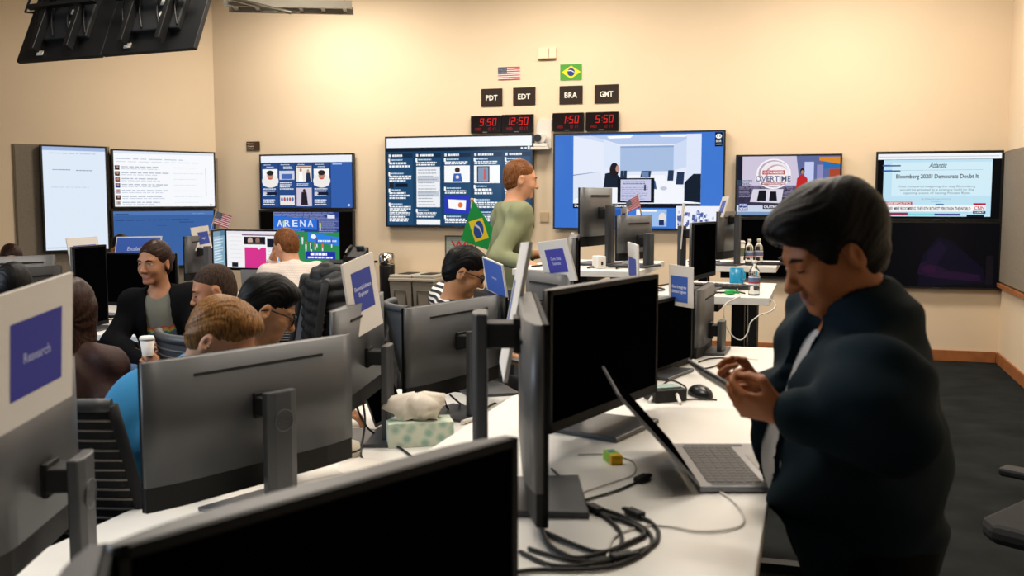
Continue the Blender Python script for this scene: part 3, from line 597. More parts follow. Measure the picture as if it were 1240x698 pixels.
# ------------------------------------------------------------------ monitors
m_grey = mat('graphite_plastic', '#494a4c', .42, spec=.4, var=.04)
m_bot = mat('charcoal_plastic', '#0d0d0e', .55, spec=.25)
m_col = mat('stand_grey_plastic', '#3f4145', .38, spec=.5)
def monitor(label, A, dA, B, dB, H, zd, ztop=None, coltop=-.11, off=.11, name='monitor', draw=None, darkback=False, group=None, stand=True, coloff=0., logo=False, base=True, wmax=None):
    """A, B: (px, py) of the panel's ends at depths dA, dB with the picture side on the right of A->B"""
    a = P(A[0], A[1], dA); b = P(B[0], B[1] if len(B) > 1 else A[1], dB); zt = ztop or a.z
    d = Vector((b.x-a.x, b.y-a.y, 0)); w = d.length; c = (a + b) / 2; yaw = math.atan2(d.y, d.x)
    t = thing(name, label, 'monitor', (c.x, c.y, zd), yaw, group)
    z1 = zt - zd; z0 = z1 - H; zc = (z0 + z1) / 2
    gm = m_bot if darkback else m_grey
    mb = MB(); n = 10            # shell: slim at the rim, thicker in the middle
    mb.prism([(-w/2, .004), (w/2, .004)] + [(w/2*(1 - k/8), .018 + .020*math.sin(math.pi/2*min(1, k/3.2))) for k in range(9)] + [(-w/2*k/8, .018 + .020*math.sin(math.pi/2*min(1, (8-k)/3.2))) for k in range(1, 9)], z0 + H*.17, z1, smooth=True); obj('back_shell', mb, gm, t)
    mb = MB(); mb.prism([(-w/2, .004), (w/2, .004), (w/2, .017), (w*.34, .030), (-w*.34, .030), (-w/2, .017)], z0, z0 + H*.17); obj('lower_back', mb, m_bot, t, bevel=.002)
    mb = MB(); mb.box((0, .0395, z1-.045), (w*.62, .003, .008)); obj('vent_slot', mb, m_blkm, t)
    bz = .012
    mb = MB()
    for (x, z, sx, sz) in ((0, z0+bz, w, 2*bz), (0, z1-bz/2, w, bz), (-w/2+bz/2, zc, bz, H), (w/2-bz/2, zc, bz, H)): mb.box((x, .001, z), (sx, .010, sz))
    obj('bezel', mb, mat('bezel_black', '#08080a', .6, spec=.15), t)
    if draw: F = Flat(w-2*bz, H-3*bz, '#000000', step=.0003, y=0); draw(F); o = obj('screen', F.mb, m_scr, t); o.location = (0, -.001, z0+2*bz)
    else: mb = MB(); mb.box((0, 0, zc+bz*.5), (w-2*bz, .004, H-3*bz)); obj('screen', mb, m_off, t)
    if stand:
        ct = z1 + coltop; cx = coloff
        mb = MB(); mb.prism([(cx-.05, off-.012), (cx+.05, off-.012), (cx+.05, off+.010), (cx+.025, off+.018), (cx-.025, off+.018), (cx-.05, off+.010)], .012, ct); obj('stand_column', mb, m_col, t, bevel=.004)
        mb = MB(); za = min(max(ct - .045, z0 + .05), z1-.03); mb.box((cx, (off+.03)/2, za), (.07, off-.03, .05)); obj('arm', mb, m_blkm, t, bevel=.005)
        mb = MB(); mb.box((cx, .045, za), (.07, .014, .07)); obj('mount_plate', mb, m_blkm, t, bevel=.003)
        if base: mb = MB(); mb.prism([(cx-.13, -.09), (cx+.13, -.09), (cx+.11, off+.03), (cx-.11, off+.03)], .0008, .013); obj('base', mb, m_col, t, bevel=.003)
        if logo:
            mb = MB(); ring = [(cx + .030*math.cos(2*math.pi*i/28), off+.0185, ct-.08 + .030*math.sin(2*math.pi*i/28)) for i in range(28)]
            mb.tube(ring, .0016, 6, closed=True)
            vs, fs = text_tris('DELL'); x0 = min(v[0] for v in vs); x1 = max(v[0] for v in vs); k = .036/(x1-x0)
            mb.add([(cx - ((v[0]-(x0+x1)/2)*k), off+.019, ct-.086 + v[1]*k) for v in vs], fs)
            obj('logo', mb, mat('logo_grey', '#5c6066', .3, metal=.5), t)
    return t
M = {}
M['1'] = monitor('large monitor with a ringed logo on its stand, in front of the fair-haired man', (420, 402), 3.0, (167, 437), 2.45, .385, ZL, ztop=1.193, logo=True)
M['2'] = monitor('monitor seen from behind carrying the Electoral Software Engineer sheet', (459, 352), 3.85, (397, 378), 3.15, .36, ZL, ztop=1.242, coltop=-.155)
M['3'] = monitor('monitor seen from behind in front of the seated man in stripes', (600, 357), 4.2, (487, 374), 3.65, .36, ZL, ztop=1.198, logo=True)
M['7'] = monitor('black monitor seen edge-on beside the laptop desk cables', (662, 394), 1.65, (647, 351), 2.25, .35, ZR, ztop=1.39, coltop=-.01, off=.115)
M['4'] = monitor('large black monitor behind the open laptop lid', (665, 352), 2.3, (796, 333), 2.82, .34, ZR, ztop=1.388, coltop=-.08)
M['5'] = monitor('smaller black monitor behind the computer mouse', (757, 366), 3.55, (838, 357), 4.1, .29, ZF, ztop=1.213, coltop=-.08)
M['6'] = monitor('grey-backed monitor beside the Site Integrity sheet', (858, 357), 4.62, (840, 360), 4.2, .30, ZF-.0, ztop=1.215, coltop=-.15, off=.09)
M['8'] = monitor('nearest black monitor cutting across the bottom middle of the view', (140, 648), .9, (625, 518), 1.337, .27, ZR, ztop=1.275, coltop=-.05)
M['9'] = monitor('grey monitor seen from behind carrying the Research sheet', (80, 420), 2.2, (-40, 470), 1.72, .36, ZL, ztop=1.25, logo=True, off=.105, coloff=.0, coltop=-.165)
M['22'] = monitor('dark monitor behind the Operations sheet, facing the man in stripes', (614, 360), 4.2, (578, 340), 4.6, .30, ZL, ztop=1.185, darkback=True)
M['10'] = monitor('monitor seen from behind carrying the Core Data Scientist sheet', (696, 333), 3.95, (641, 331), 4.25, .33, ZF, ztop=1.30, coltop=-.1)
# second monitor beside the nearest one, facing the laptop side
M['8b'] = monitor('black monitor meeting the nearest one at its far left end', (40, 705), .50, (133, 652), .93, .25, ZR, ztop=1.27, coltop=-.04)
M['11'] = monitor('taller of the two monitors seen from behind on the standing desk', (738, 231), 6.0, (701, 227), 5.62, .335, 1.22, ztop=1.668, coltop=-.10, off=.1)
M['12'] = monitor('lower of the two monitors seen from behind on the standing desk', (786, 264), 5.8, (746, 261), 5.45, .25, 1.22, ztop=1.512, coltop=-.10, off=.1)
M['13'] = monitor('black monitor seen from its picture side above the green gadget', (839, 270), 5.3, (867, 266), 5.72, .31, ZB, ztop=1.475, coltop=-.02, off=.13)
M['14'] = monitor('grey-backed monitor with a tilted sheet on top, beside the coffee cup', (888, 257), 7.75, (868, 256), 7.42, .36, ZB, ztop=1.51, coltop=-.02, off=.1)
M['15'] = monitor('tall black upright monitor in front of the woman in the brown jacket', (88, 300), 5.9, (128, 300), 6.25, .50, .80, ztop=1.318, coltop=-.2)
M['16'] = monitor('wide black monitor behind the woman in the black cardigan', (127, 308), 6.7, (214, 309), 6.55, .36, .80, ztop=1.245, coltop=-.1)
M['17'] = monitor('pale grey monitor top seen from behind at the left edge, farther of two', (66, 310), 6.6, (-20, 311), 6.3, .33, .80, ztop=1.235, coltop=-.1)
M['18'] = monitor('narrow dark monitor carrying a small tilted blue sheet beside the flag', (247, 293), 7.9, (222, 293), 7.55, .34, .80, ztop=1.32, coltop=-.08)
m_grey2 = mat('navy_dark_plastic', '#22262f', .4)
M['19'] = monitor('dark blue-backed monitor at the left edge, nearer of two', (72, 322), 5.3, (-15, 321), 4.9, .30, .80, ztop=1.25, darkback=True)
M['20'] = monitor('dark monitor seen edge-on beside the Core Data Scientist sheet', (699, 289), 4.0, (702, 287), 4.5, .33, ZF, ztop=1.445, coltop=-.06, off=.08)
def d_web(F):
    F.rect(0, 0, 1, 1, '#f2f1f4'); F.rect(0, .93, 1, 1, '#e6e2ea'); F.rect(.25, .88, .8, .91, '#6c2f66'); F.rect(.28, .64, .62, .85, '#1b171c'); F.ell(.38, .74, .04, .09, '#c8a898'); F.ell(.5, .75, .035, .08, '#8a6a5e'); F.poly([(.34, .64), (.6, .64), (.56, .7), (.36, .7)], '#4a4247')
    F.poly([(.29, 0), (.63, 0), (.63, .56), (.56, .56), (.52, .5), (.48, .56), (.29, .56)], '#d6338c'); F.rect(.65, .58, 1, .8, '#171b2c'); F.greek(.05, .1, .25, .9, 7, '#d4d3da', 1, .1); F.rect(.08, .02, .18, .14, '#1c1c22')
    F.greek(.66, .3, .98, .5, 4, '#c4c6d2', 2, .3); F.rect(.82, .2, .95, .42, '#8fb0d6'); F.rect(.7, .05, .95, .14, '#22232c'); F.rect(.66, .5, 1, .57, '#e8e8ee')
M['21'] = monitor('computer screen showing a white and magenta web page', (273, 278), 8.55, (352, 280), 8.3, .35, .80, draw=d_web)
def d_pale(F):
    F.rect(0, 0, 1, 1, '#7fa3b8'); F.rect(0, .85, 1, 1, '#4f7894'); F.greek(.1, .1, .9, .8, 9, '#c6d8e2', 3, .4)
M['23'] = monitor('narrow-looking pale blue screen between the little flag and the web page screen', (257, 279), 8.15, (272, 277), 8.6, .34, .80, draw=d_pale)
# low desk trays needed by monitors 15-19, which stand on raised desks
# ------------------------------------------------------------------ name sheets clipped to the monitors
m_sheet = mat('white_card', '#ded8cf', .6)
def sheet(label, TL, TR, BL, lines=(), blue=(.2, .27, .82, .73), bcol='#3a479c', base='#ddd8d2', ts=.08, tcol='#c6cdf0', stick=None, shear=0., thick=.006, tu=.5):
    a, b, c = P(*TL), P(*TR), P(*BL); x = b - a; w = x.length; zv = a - c; h = zv.length
    X = x.normalized(); Y = -(X.cross(zv).normalized()); Y = -Y if False else Y
    Z = X.cross(Y) ; Z = zv.normalized()
    Y = Z.cross(X).normalized(); org = c + x/2
    Zo = X.cross(Y).normalized(); shx = zv.dot(X) / h
    t = thing('name_sheet', label, 'sign', org, 0); 
    Mx = Matrix((( X.x, Y.x, Zo.x), (X.y, Y.y, Zo.y), (X.z, Y.z, Zo.z))).to_4x4(); t.matrix_world = Matrix.Translation(org) @ Mx
    hh = zv.dot(Zo)
    mb = MB(); mb.box((0, thick/2, hh/2), (w, thick, hh)); me = obj('card', mb, m_sheet, t)
    F = Flat(w*.995, hh*.995, base, step=.0005, y=-.0008); F.rect(*blue, bcol)
    n = len(lines)
    for i, s in enumerate(lines): F.text(s, (blue[0]+blue[2])/2, (blue[1]+blue[3])/2 + (n/2 - i - 1) * ts*1.55 + ts*.28, ts, tcol, shear=shear, wide=None if len(s)*ts*hh*.75 < (blue[2]-blue[0])*w*.9 else (blue[2]-blue[0])*.86)
    obj('print', F.mb, m_print, t)
    # clip that holds it on the monitor's rim
    mb = MB(); mb.box((0, thick+.004, hh*.06), (w*.3, .008, hh*.1)); obj('clip', mb, mat('clear_grey_clip', '#8d8f92', .3), t)
    for o in t.children:
        if abs(shx) > .001:
            o.data.transform(Matrix(((1, 0, shx*h/hh, 0), (0, 1, 0, 0), (0, 0, 1, 0), (0, 0, 0, 1))))
    return t
sheet('large blurred white sheet with a blue panel reading Research', (-7, 361, 1.55), (88, 330, 1.80), (-7, 533, 1.55), ('Research',), blue=(.17, .20, .84, .77), ts=.075, bcol='#33379a', tcol='#a9b0e0')
sheet('tilted white sheet with a blue panel reading Electoral Software Engineer', (414, 321, 3.35), (451, 305, 3.55), (428, 412, 3.35), ('Electoral Software', 'Engineer'), blue=(.2, .30, .83, .84), ts=.055, bcol='#3a479c')
sheet('blue sheet reading Operations on the monitor beside the man in stripes', (584, 311, 4.50), (608, 321, 4.22), (590, 351, 4.50), ('Operations',), blue=(.04, .03, .96, .97), bcol='#3f63b8', ts=.07)
sheet('tilted white sheet with a blue panel reading Core Data Scientist', (650, 294, 4.10), (686, 289.5, 3.90), (662, 342, 4.10), ('Core Data', 'Scientist'), blue=(.2, .22, .82, .80), ts=.075, bcol='#4646a6')
sheet('narrow sheet with a blue panel seen nearly edge-on over the large black monitor', (760, 293, 4.4), (772, 297, 3.9), (761, 334, 4.4), (), blue=(.1, .05, .85, .6), bcol='#4a5fc0', base='#e8e4e0')
sheet('white sheet with a blue panel reading Site Integrity Software Engineer', (810, 320, 3.95), (839.5, 324, 3.9), (810, 369, 3.95), ('Site Integrity', 'Software Engineer'), blue=(.08, .10, .78, .74), ts=.075, bcol='#3f63b8', tcol='#dfe6fb')
sheet('small white sheet with a blue panel leaning on the far grey monitor', (875, 238.5, 7.6), (883, 237.5, 7.3), (867.5, 263, 7.6), ('Legal',), blue=(.2, .2, .8, .8), bcol='#5066b4', ts=.06)
sheet('blurred white sheet seen edge-on between the two monitor groups', (631, 294, 2.55), (641, 293, 2.15), (605, 438, 2.55), (), blue=(.1, .2, .3, .7), bcol='#4a5fa0', thick=.008)
sheet('white sheet with a blue panel partly hidden by the tall black monitor', (80, 289, 6.04), (118, 286.5, 6.25), (86, 322, 6.04), ('Data Science',), blue=(.17, .1, .9, .72), bcol='#4350b0', ts=.09)
sheet('wide blue sheet reading Escalations above the woman\'s head', (141, 287, 6.76), (196, 286, 6.68), (138, 316, 6.76), ('Escalations',), blue=(.02, .05, .98, .95), bcol='#3f63b8', ts=.16, shear=.15)
sheet('small tilted white sheet with a blue panel reading Legal beside the little flag', (231, 276, 7.66), (252, 273, 7.88), (236.5, 304, 7.66), ('Legal',), blue=(.3, .22, .9, .76), bcol='#3a4fa8', ts=.09)
sheet('thin sheet seen edge-on beside the black monitor above the green gadget', (826.5, 246, 5.7), (828.5, 246, 5.5), (822, 300, 5.7), (), blue=(.1, .2, .3, .7), bcol='#4a5fa0')
sheet('white sheet standing on a monitor between the green gadget and the big video screen', (752, 252, 5.9), (759, 251, 5.8), (752, 285, 5.9), (), blue=(.2, .2, .8, .8), bcol='#4a5fa0')
# ------------------------------------------------------------------ flags on sticks
m_flag = attr_mat('flag_cloth', rough=.8)
def stick_flag(name, label, foot, tip, corners, d, draw, base, r=.0035):
    """corners: TL TR BR BL of the cloth in pixels"""
    f = P(*foot, d); tp = P(*tip, d); t = thing(name, label, 'flag', f)
    mb = MB(); mb.tube([Vector((0, r*1.6, 0)), tp - f + Vector((0, r*1.6, 0))], r, 8); mb.ball(tp - f, r*1.8, 8); obj('stick', mb, mat('pale_wood_stick', '#c9a66a', .5), t)
    F = Flat(1, 1, base, step=0, y=0)
    draw(F); c = [P(*q, d) - f for q in corners]
    mb = F.mb; N = len(mb.v); vs = []
    # bend each drawing layer onto the waving cloth; subdivide by clipping is not needed for so small a flag
    for k in range(N): x, y, z = mb.v[k]; vs.append((x + .5, y, z))
    # layer number per vertex from face order
    layer = [0]*N; L = 0; prev = None
    for fi, fc in enumerate(mb.f):
        for i in fc: layer[i] = fi
    out = []
    nrm = (c[1]-c[0]).cross(c[3]-c[0]).normalized()
    if nrm.y > 0: nrm = -nrm
    for k, (u, y, v) in enumerate(vs):
        p = (c[3]*(1-u)*(1-v) + c[2]*u*(1-v) + c[1]*u*v + c[0]*(1-u)*v)
        out.append(p + nrm*(.0004*min(layer[k], 40)))
    mb.v = [tuple(q) for q in out]; o = obj('cloth', mb, m_flag, t)
    b = MB(); b.add([q - nrm*.001 for q in c] , [(0, 1, 2, 3)], 0, False, base); obj('cloth_back', b, m_flag, t)
    return t
def br2(F):
    F.w = 1.4; F2 = F; F.w = 1; F.poly([(.07, .5), (.5, .1), (.93, .5), (.5, .9)], '#f2d832'); F.ell(.5, .5, .19, .26, '#2a4d9c'); F.poly([(.32, .58), (.5, .60), (.68, .46), (.67, .41), (.5, .54), (.32, .52)], '#cfd8ea')
stick_flag('brazilian_flag', 'large green Brazilian flag on a stick behind the man in stripes', (566, 345), (571.5, 242), [(573, 243), (597, 277), (591, 303), (558, 291)], 4.9, br2, '#1f9a46', .005)
stick_flag('small_us_flag', 'small stars and stripes flag leaning beside the Legal sheet', (248, 304), (262, 254), [(262.5, 256), (281, 262), (276, 277), (258.5, 271)], 7.86, us_flag, '#e9e0e2')
stick_flag('small_us_flag', 'small stars and stripes flag leaning in front of the big video screen', (777, 262), (772, 235), [(757.5, 244), (772.5, 237), (776, 250), (761, 257.5)], 5.5, us_flag, '#e2d6dc')
# ------------------------------------------------------------------ hanging screens and ceiling ironwork
a, b = P(17, 74, 7.2), P(234, 56, 6.55); dd = Vector((b.x-a.x, b.y-a.y, 0)); yaw = math.atan2(dd.y, dd.x); wtot = dd.length
nrm = Vector((-math.sin(yaw), math.cos(yaw), 0))
m_hb = mat('hanging_black_metal', '#0d0d0e', .45, spec=.4)
lab = ('hanging screen seen from behind, the one with the handle and the ceiling pole', 'hanging screen seen from behind, the one nearer the back wall corner')
for i in range(2):
    c = a + (b-a)*(.25 + .5*i); t = thing('ceiling_screen', lab[i], 'television', c, yaw, 'screens hung from the ceiling'); w = wtot/2 - .01; h = 1.25
    # the panel leans away from the camera towards its top; local +y is the picture side
    T = Matrix.Rotation(R(-24), 4, 'X')
    def part(nm, mb, m, bev=0): o = obj(nm, mb, m, t, bevel=bev); o.data.transform(T); return o
    mb = MB(); mb.box((0, .03, h/2), (w, .035, h)); part('housing', mb, m_hb, .005)
    mb = MB(); mb.box((0, .050, h/2), (w*.95, .006, h*.95)); part('screen', mb, m_off)
    mb = MB(); mb.box((0, -.005, h*.42), (w*.62, .05, h*.62)); part('electronics_cover', mb, m_blkm, .01)
    for s in (-1, 1): mb = MB(); mb.box((s*w*.2, -.06, h*.4), (.04, .06, h*.75)); part('bracket_rail', mb, m_hb, .004)
    mb = MB(); mb.box((0, -.09, h*.45), (w*.8, .04, .05)); mb.box((0, -.09, h*.3), (w*.8, .04, .03)); part('cross_rail', mb, m_hb, .004)
    for (x, z) in ((-w*.28, .14), (-w*.22, .05), (w*.1, .34), (w*.12, .25)): mb = MB(); mb.box((x, -.034 if abs(x) < w*.3 and z > .15 else .004, z), (.055, .008, .035)); part('label_sticker', mb, mat('white_sticker', '#b9b4a8', .6))
    for k in range(4): mb = MB(); x = -w*.3+k*w*.19; mb.tube(spline([(x, -.045, .9), (x+.05, -.07, .6), (x-.03, -.05, .35), (x+.04, -.04, .15)]), .006, 6); part('cable', mb, m_blkm)
    if i == 0:
        mb = MB(); mb.tube([(-w/2+.02, 0, .56), (-w/2-.05, -.01, .56), (-w/2-.05, -.01, .4), (-w/2+.02, 0, .4)], .01, 6); part('handle', mb, m_hb)
    top = Vector((0, math.sin(R(24))*h*.42, math.cos(R(24))*h*.42))
    mb = MB(); mb.tube([top, (top.x, top.y-.16, top.z), (top.x, top.y-.16, 4.3-c.z)], .035, 12); mb.lathe([(.09, 4.27-c.z), (.09, 4.3-c.z)], (top.x, top.y-.16, 0)); obj('ceiling_pole', mb, m_hb, t)
m_galv = mat('galvanised_steel', '#a9a294', .4, metal=.7)
c = P(335, 4, 9.2); t = thing('cable_tray', 'metal cable tray hanging near the ceiling above the photo column screen', 'cable tray', c, R(6))
for y in (0, .3): mb = MB(); mb.box((.1, y, 0), (1.15, .03, .07)); obj('side_rail', mb, m_galv, t)
for k in range(6): mb = MB(); mb.box((-.4+k*.2, .15, -.01), (.03, .3, .02)); obj('rung', mb, m_galv, t)
mb = MB(); mb.tube([(-.42, -.12, .02), (.14, -.1, -.10)], .018, 6); obj('brace', mb, m_galv, t)
for k in range(3): mb = MB(); mb.tube(spline([(-.45, .08+k*.07, .03), (0, .1+k*.06, .04), (.65, .07+k*.07, .03)]), .018, 8); obj('cable', mb, mat('blue_cable', '#3c5a86', .5) if k == 0 else m_blkm, t)
for x in (-.35, .6): mb = MB(); mb.tube([(x, .15, 0), (x, .15, 4.3-c.z)], .008, 6); obj('hanger_rod', mb, m_galv, t)
# ------------------------------------------------------------------ chairs
m_mesh = mat('grey_chair_mesh', '#4b4d50', .8, bump=.8, bscale=500)
m_dark = mat('dark_chair_fabric', '#1e1f21', .85, bump=.4, bscale=400)
m_cap = mat('grey_chair_frame', '#46484b', .5)
def chair(label, loc, yaw, back_h=.56, seat_z=.48, col=None, slats=True, group=None, w=.5):
    """faces local +y"""
    t = thing('office_chair', label, 'chair', (loc[0], loc[1], 0), yaw, group); col = col or m_mesh
    mb = MB(); mb.prism([(x*.25, y*.24+.02) for x, y in ((-.8, -1), (.8, -1), (1, -.6), (1, .7), (.7, 1), (-.7, 1), (-1, .7), (-1, -.6))], seat_z-.07, seat_z); obj('seat', mb, m_dark, t, bevel=.025)
    mb = MB(); n = 12; hz = [seat_z+.12 + back_h*k/8 for k in range(9)]; vs = []; fs = []
    def bx(k, i): 
        a = (i/n - .5) * 2; hw = w/2 * (1 - .12*(k/8)**2); return (a*hw, -.26 - .10*(k/8) + .07*a*a, hz[k])
    for k in range(9):
        for i in range(n+1): vs.append(bx(k, i))
    for k in range(8):
        for i in range(n): fs.append((k*(n+1)+i, (k+1)*(n+1)+i, (k+1)*(n+1)+i+1, k*(n+1)+i+1))
    mb.add(vs, fs, 0, True); o = obj('backrest', mb, col, t); s = o.modifiers.new('thickness', 'SOLIDIFY'); s.thickness = .012
    if slats:
        for k in range(15):
            q = .3 + k*.5; k0 = int(q); f = q-k0
            pts = [Vector(bx(min(k0, 8), i)).lerp(Vector(bx(min(k0+1, 8), i)), f) + Vector((0, -.014, 0)) for i in range(n+1)]
            mb = MB(); mb.tube(pts, .0036, 6); obj('slat', mb, mat('slat_grey', '#8a8078', .5), t)
    for s in (0, n): mb = MB(); mb.tube([bx(k, s) for k in range(9)], .018, 8); obj('side_frame', mb, m_dark, t)
    mb = MB(); mb.tube([bx(8, i) for i in range(n+1)], .02, 8); obj('top_rail', mb, m_cap, t)
    for s in (-1, 1):
        mb = MB(); mb.tube(spline([(s*.24, -.05, seat_z-.03), (s*.30, -.02, seat_z+.05), (s*.30, 0, seat_z+.2)], 4), .014, 8); ar = obj('armrest', mb, m_blkm, t)
        mb = MB(); mb.box((s*.30, .02, seat_z+.215), (.07, .24, .03)); obj('arm_pad', mb, m_blkm, ar, bevel=.01)
    mb = MB(); mb.tube([(0, -.22, seat_z-.04), (0, -.30, seat_z+.1), (0, -.29, seat_z+.25)], .02, 8); obj('back_support', mb, m_blkm, t)
    mb = MB(); mb.lathe([(.028, .09), (.028, seat_z-.07)], n=12); obj('gas_lift', mb, m_blkm, t)
    for k in range(5):
        a = 2*math.pi*k/5; mb = MB(); mb.tube([(0, 0, .10), (.28*math.cos(a), .28*math.sin(a), .075)], [.024, .016], 8); lg = obj('leg', mb, m_blkm, t)
        mb = MB(); mb.lathe([(.027, -.012), (.027, .012)], (.29*math.cos(a), .29*math.sin(a), .028), M=Matrix.Rotation(a, 3, 'Z') @ Matrix.Rotation(R(90), 3, 'X')); obj('caster', mb, m_blkm, lg)
    return t
# ------------------------------------------------------------------ small things
m_clear = mat('clear_plastic', '#eef2f4', .05, trans=.95, spec=.5); m_clear.node_tree.nodes['Principled BSDF'].inputs['IOR'].default_value = 1.2
m_label = attr_mat('bottle_print', rough=.4)
def bottle(label, p, s=1., group='water bottles on the far desks'):
    t = thing('water_bottle', label, 'bottle', p, 0, group); s_ = s
    mb = MB(); pr = [(.028, 0), (.032, .004), (.032, .02), (.030, .024), (.032, .03), (.030, .037), (.032, .044), (.030, .05), (.032, .058), (.032, .11), (.030, .115), (.032, .122), (.028, .145), (.016, .165), (.013, .17), (.013, .19)]
    mb.lathe([(r*s_, z*s_) for r, z in pr], n=20); obj('bottle_body', mb, m_clear, t)
    mb = MB(); mb.lathe([(.0145*s_, .182*s_), (.0145*s_, .2*s_)], n=16); obj('cap', mb, wh, t)
    mb = MB()
    for (z0, z1, c) in ((.062, .07, '#d8dce2'), (.07, .078, '#b03238'), (.078, .102, '#5a6f96'), (.102, .110, '#c8ccd4')):
        n = 20; vs = [(.0328*s_*math.cos(2*math.pi*i/n), .0328*s_*math.sin(2*math.pi*i/n), z*s_) for z in (z0, z1) for i in range(n)]
        mb.add(vs, [(i, (i+1) % n, n+(i+1) % n, n+i) for i in range(n)], 0, True, c)
    obj('label_band', mb, m_label, t); return t
bottle('water bottle standing alone near the front of the desk with the blue mug', P(913, 357, 5.16) * 1, .92)
bottle('water bottle beside the paper coffee cup', P(907, 321, 7.55))
bottle('water bottle nearest the phone-holding man\'s hair', P(918.5, 320, 7.6))
bottle('water bottle behind the Core Data Scientist sheet', P(694, 331, 5.75), .95)
for o in [o for o in SC.objects if o.name.startswith('water_bottle') and o.parent is None]:
    o.location.z = 1.22 if o.location.x < 1 and o.location.x < .6 else ZB
def cup(name, label, p, r0, r1, h, m, lid=None, sleeve=None, cat='cup', handle=False, group=None, seal=None):
    t = thing(name, label, cat, p, R(-60), group); mb = MB(); mb.lathe([(r0, 0), (r1, h), (r1*.94, h), (r0*.9, .006)], n=24, cap=False); mb.lathe([(r0*.9, .003), (r0*.9, .006)], n=24); obj('cup_body', mb, m, t)
    if lid: mb = MB(); mb.lathe([(r1*1.05, h-.004), (r1*1.06, h+.004), (r1*.95, h+.012), (r1*.9, h+.014)], n=24); obj('lid', mb, lid, t)
    if sleeve: mb = MB(); mb.lathe([(r0+(r1-r0)*.3+.001, h*.3), (r0+(r1-r0)*.72+.0015, h*.72)], n=24, cap=False); obj('sleeve', mb, sleeve, t)
    if handle: mb = MB(); mb.tube(spline([(r1*.95, 0, h*.8), (r1*1.6, 0, h*.75), (r1*1.6, 0, h*.35), (r1*.95, 0, h*.25)], 6), .005, 8); obj('handle', mb, m, t)
    return t
m_paper = mat('white_paper', '#e6e0d8', .6)
p = P(895, 317, 8.0); cup('coffee_cup', 'tall white paper coffee cup with a green-brown sleeve', (p.x-.0, p.y, ZB), .032, .044, .155, m_paper, m_paper, mat('kraft_sleeve', '#5c6a4e', .7))
p = P(892, 341, 5.93); cup('mug', 'bright blue mug on the standing desk', (p.x, p.y, ZB), .042, .042, .09, mat('bright_blue_glaze', '#1b86b4', .3), handle=True, cat='mug')
def gadget(p):
    t = thing('green_gadget', 'small bright green cable gadget near the desk edge', 'gadget', p, R(10)); g = mat('bright_green_plastic', '#1d9c4a', .4)
    mb = MB(); mb.ball((0, 0, .014), (.035, .016, .014), 14); mb.box((.035, 0, .012), (.03, .016, .012)); obj('body', mb, g, t)
    mb = MB(); mb.tube(spline([(-.03, 0, .012), (-.07, .01, .012), (-.12, -.01, .006), (-.16, .02, .005)], 5), .005, 6); obj('cord', mb, m_blkm, t)
gadget((P(884, 358, 5.2).x, 5.2, ZB))
def keyboard(label, p, yaw, w=.42, d=.13, m=None):
    t = thing('keyboard', label, 'keyboard', p, yaw); m = m or m_blkm
    mb = MB(); mb.box((0, 0, .009), (w, d, .016)); obj('tray', mb, m, t, bevel=.004)
    mb = MB()
    for r in range(5):
        n = 14
        for k in range(n): mb.box((-w/2 + .018 + k*(w-.036)/(n-1), -d/2+.018 + r*(d-.036)/4, .019), ((w-.036)/(n-1)*.82, (d-.036)/4*.8, .006))
    obj('keys', mb, mat('key_plastic', '#232427', .5), t)
keyboard('black keyboard behind the green gadget', (P(868, 349, 5.6).x, 5.6, ZB), R(-25))
keyboard('black keyboard at the far desk behind the two bottles', (P(925, 322, 7.5).x+.05, 7.62, ZB), R(-17), .3)
# the open laptop
m_alu = mat('space_grey_aluminium', '#7d7f84', .32, metal=.75)
m_keys = mat('black_keys', '#141416', .5)
def laptop(label, hinge_near, hinge_far, w, dep, lean, p_z, group=None):
    hx = Vector((hinge_far[0]-hinge_near[0], hinge_far[1]-hinge_near[1], 0)); yaw = math.atan2(hx.y, hx.x); c = (Vector((*hinge_near, 0)) + Vector((*hinge_far, 0)))/2
    # local x runs along the hinge, the keyboard lies towards -y
    t = thing('laptop', label, 'laptop', (c.x, c.y, p_z), yaw, group)
    mb = MB(); mb.prism([(x*w/2, y) for x, y in ((-1, -.004), (-1, -dep+.012), (-.97, -dep), (.97, -dep), (1, -dep+.012), (1, -.004))], .002, .0145); base = obj('base', mb, m_alu, t, bevel=.0015)
    mb = MB(); mb.box((0, -dep*.33, .0147), (w*.80, dep*.44, .0008)); obj('keyboard_well', mb, m_keys, t)
    mb = MB()
    for r in range(6):
        for k in range(14): mb.box((-w*.39 + k*w*.78/13, -dep*.135 - r*dep*.078, .0154), (w*.78/13*.86, dep*.078*.82, .0012))
    obj('keys', mb, mat('warm_black_keys', '#2b2522', .55), t)
    mb = MB(); mb.box((0, -dep*.79, .0147), (w*.40, dep*.33, .0006)); obj('trackpad', mb, mat('trackpad_glass', '#74767b', .25, metal=.6), t)
    for s in (-1, 1): mb = MB(); mb.box((s*w*.45, -dep*.4, .0147), (w*.055, dep*.55, .0005)); obj('speaker_grille', mb, mat('dark_grille', '#4c4e52', .7), t)
    L = Matrix.Translation((0, 0, .016)) @ Matrix.Rotation(R(-lean), 4, 'X')
    mb = MB(); mb.prism([(x*w/2, y) for x, y in ((-1, 0), (1, 0), (1, dep-.01), (.97, dep), (-.97, dep), (-1, dep-.01))], 0, .006)
    lid = obj('lid', mb, m_alu, t, bevel=.0015); lid.data.transform(L @ Matrix.Rotation(R(90), 4, 'X') )
    mb = MB(); mb.prism([(x*w*.485, y) for x, y in ((-1, .012), (1, .012), (1, dep-.008), (-1, dep-.008))], .006, .0068)
    o = obj('screen', mb, m_off, t); o.data.transform(L @ Matrix.Rotation(R(90), 4, 'X'))
    return t
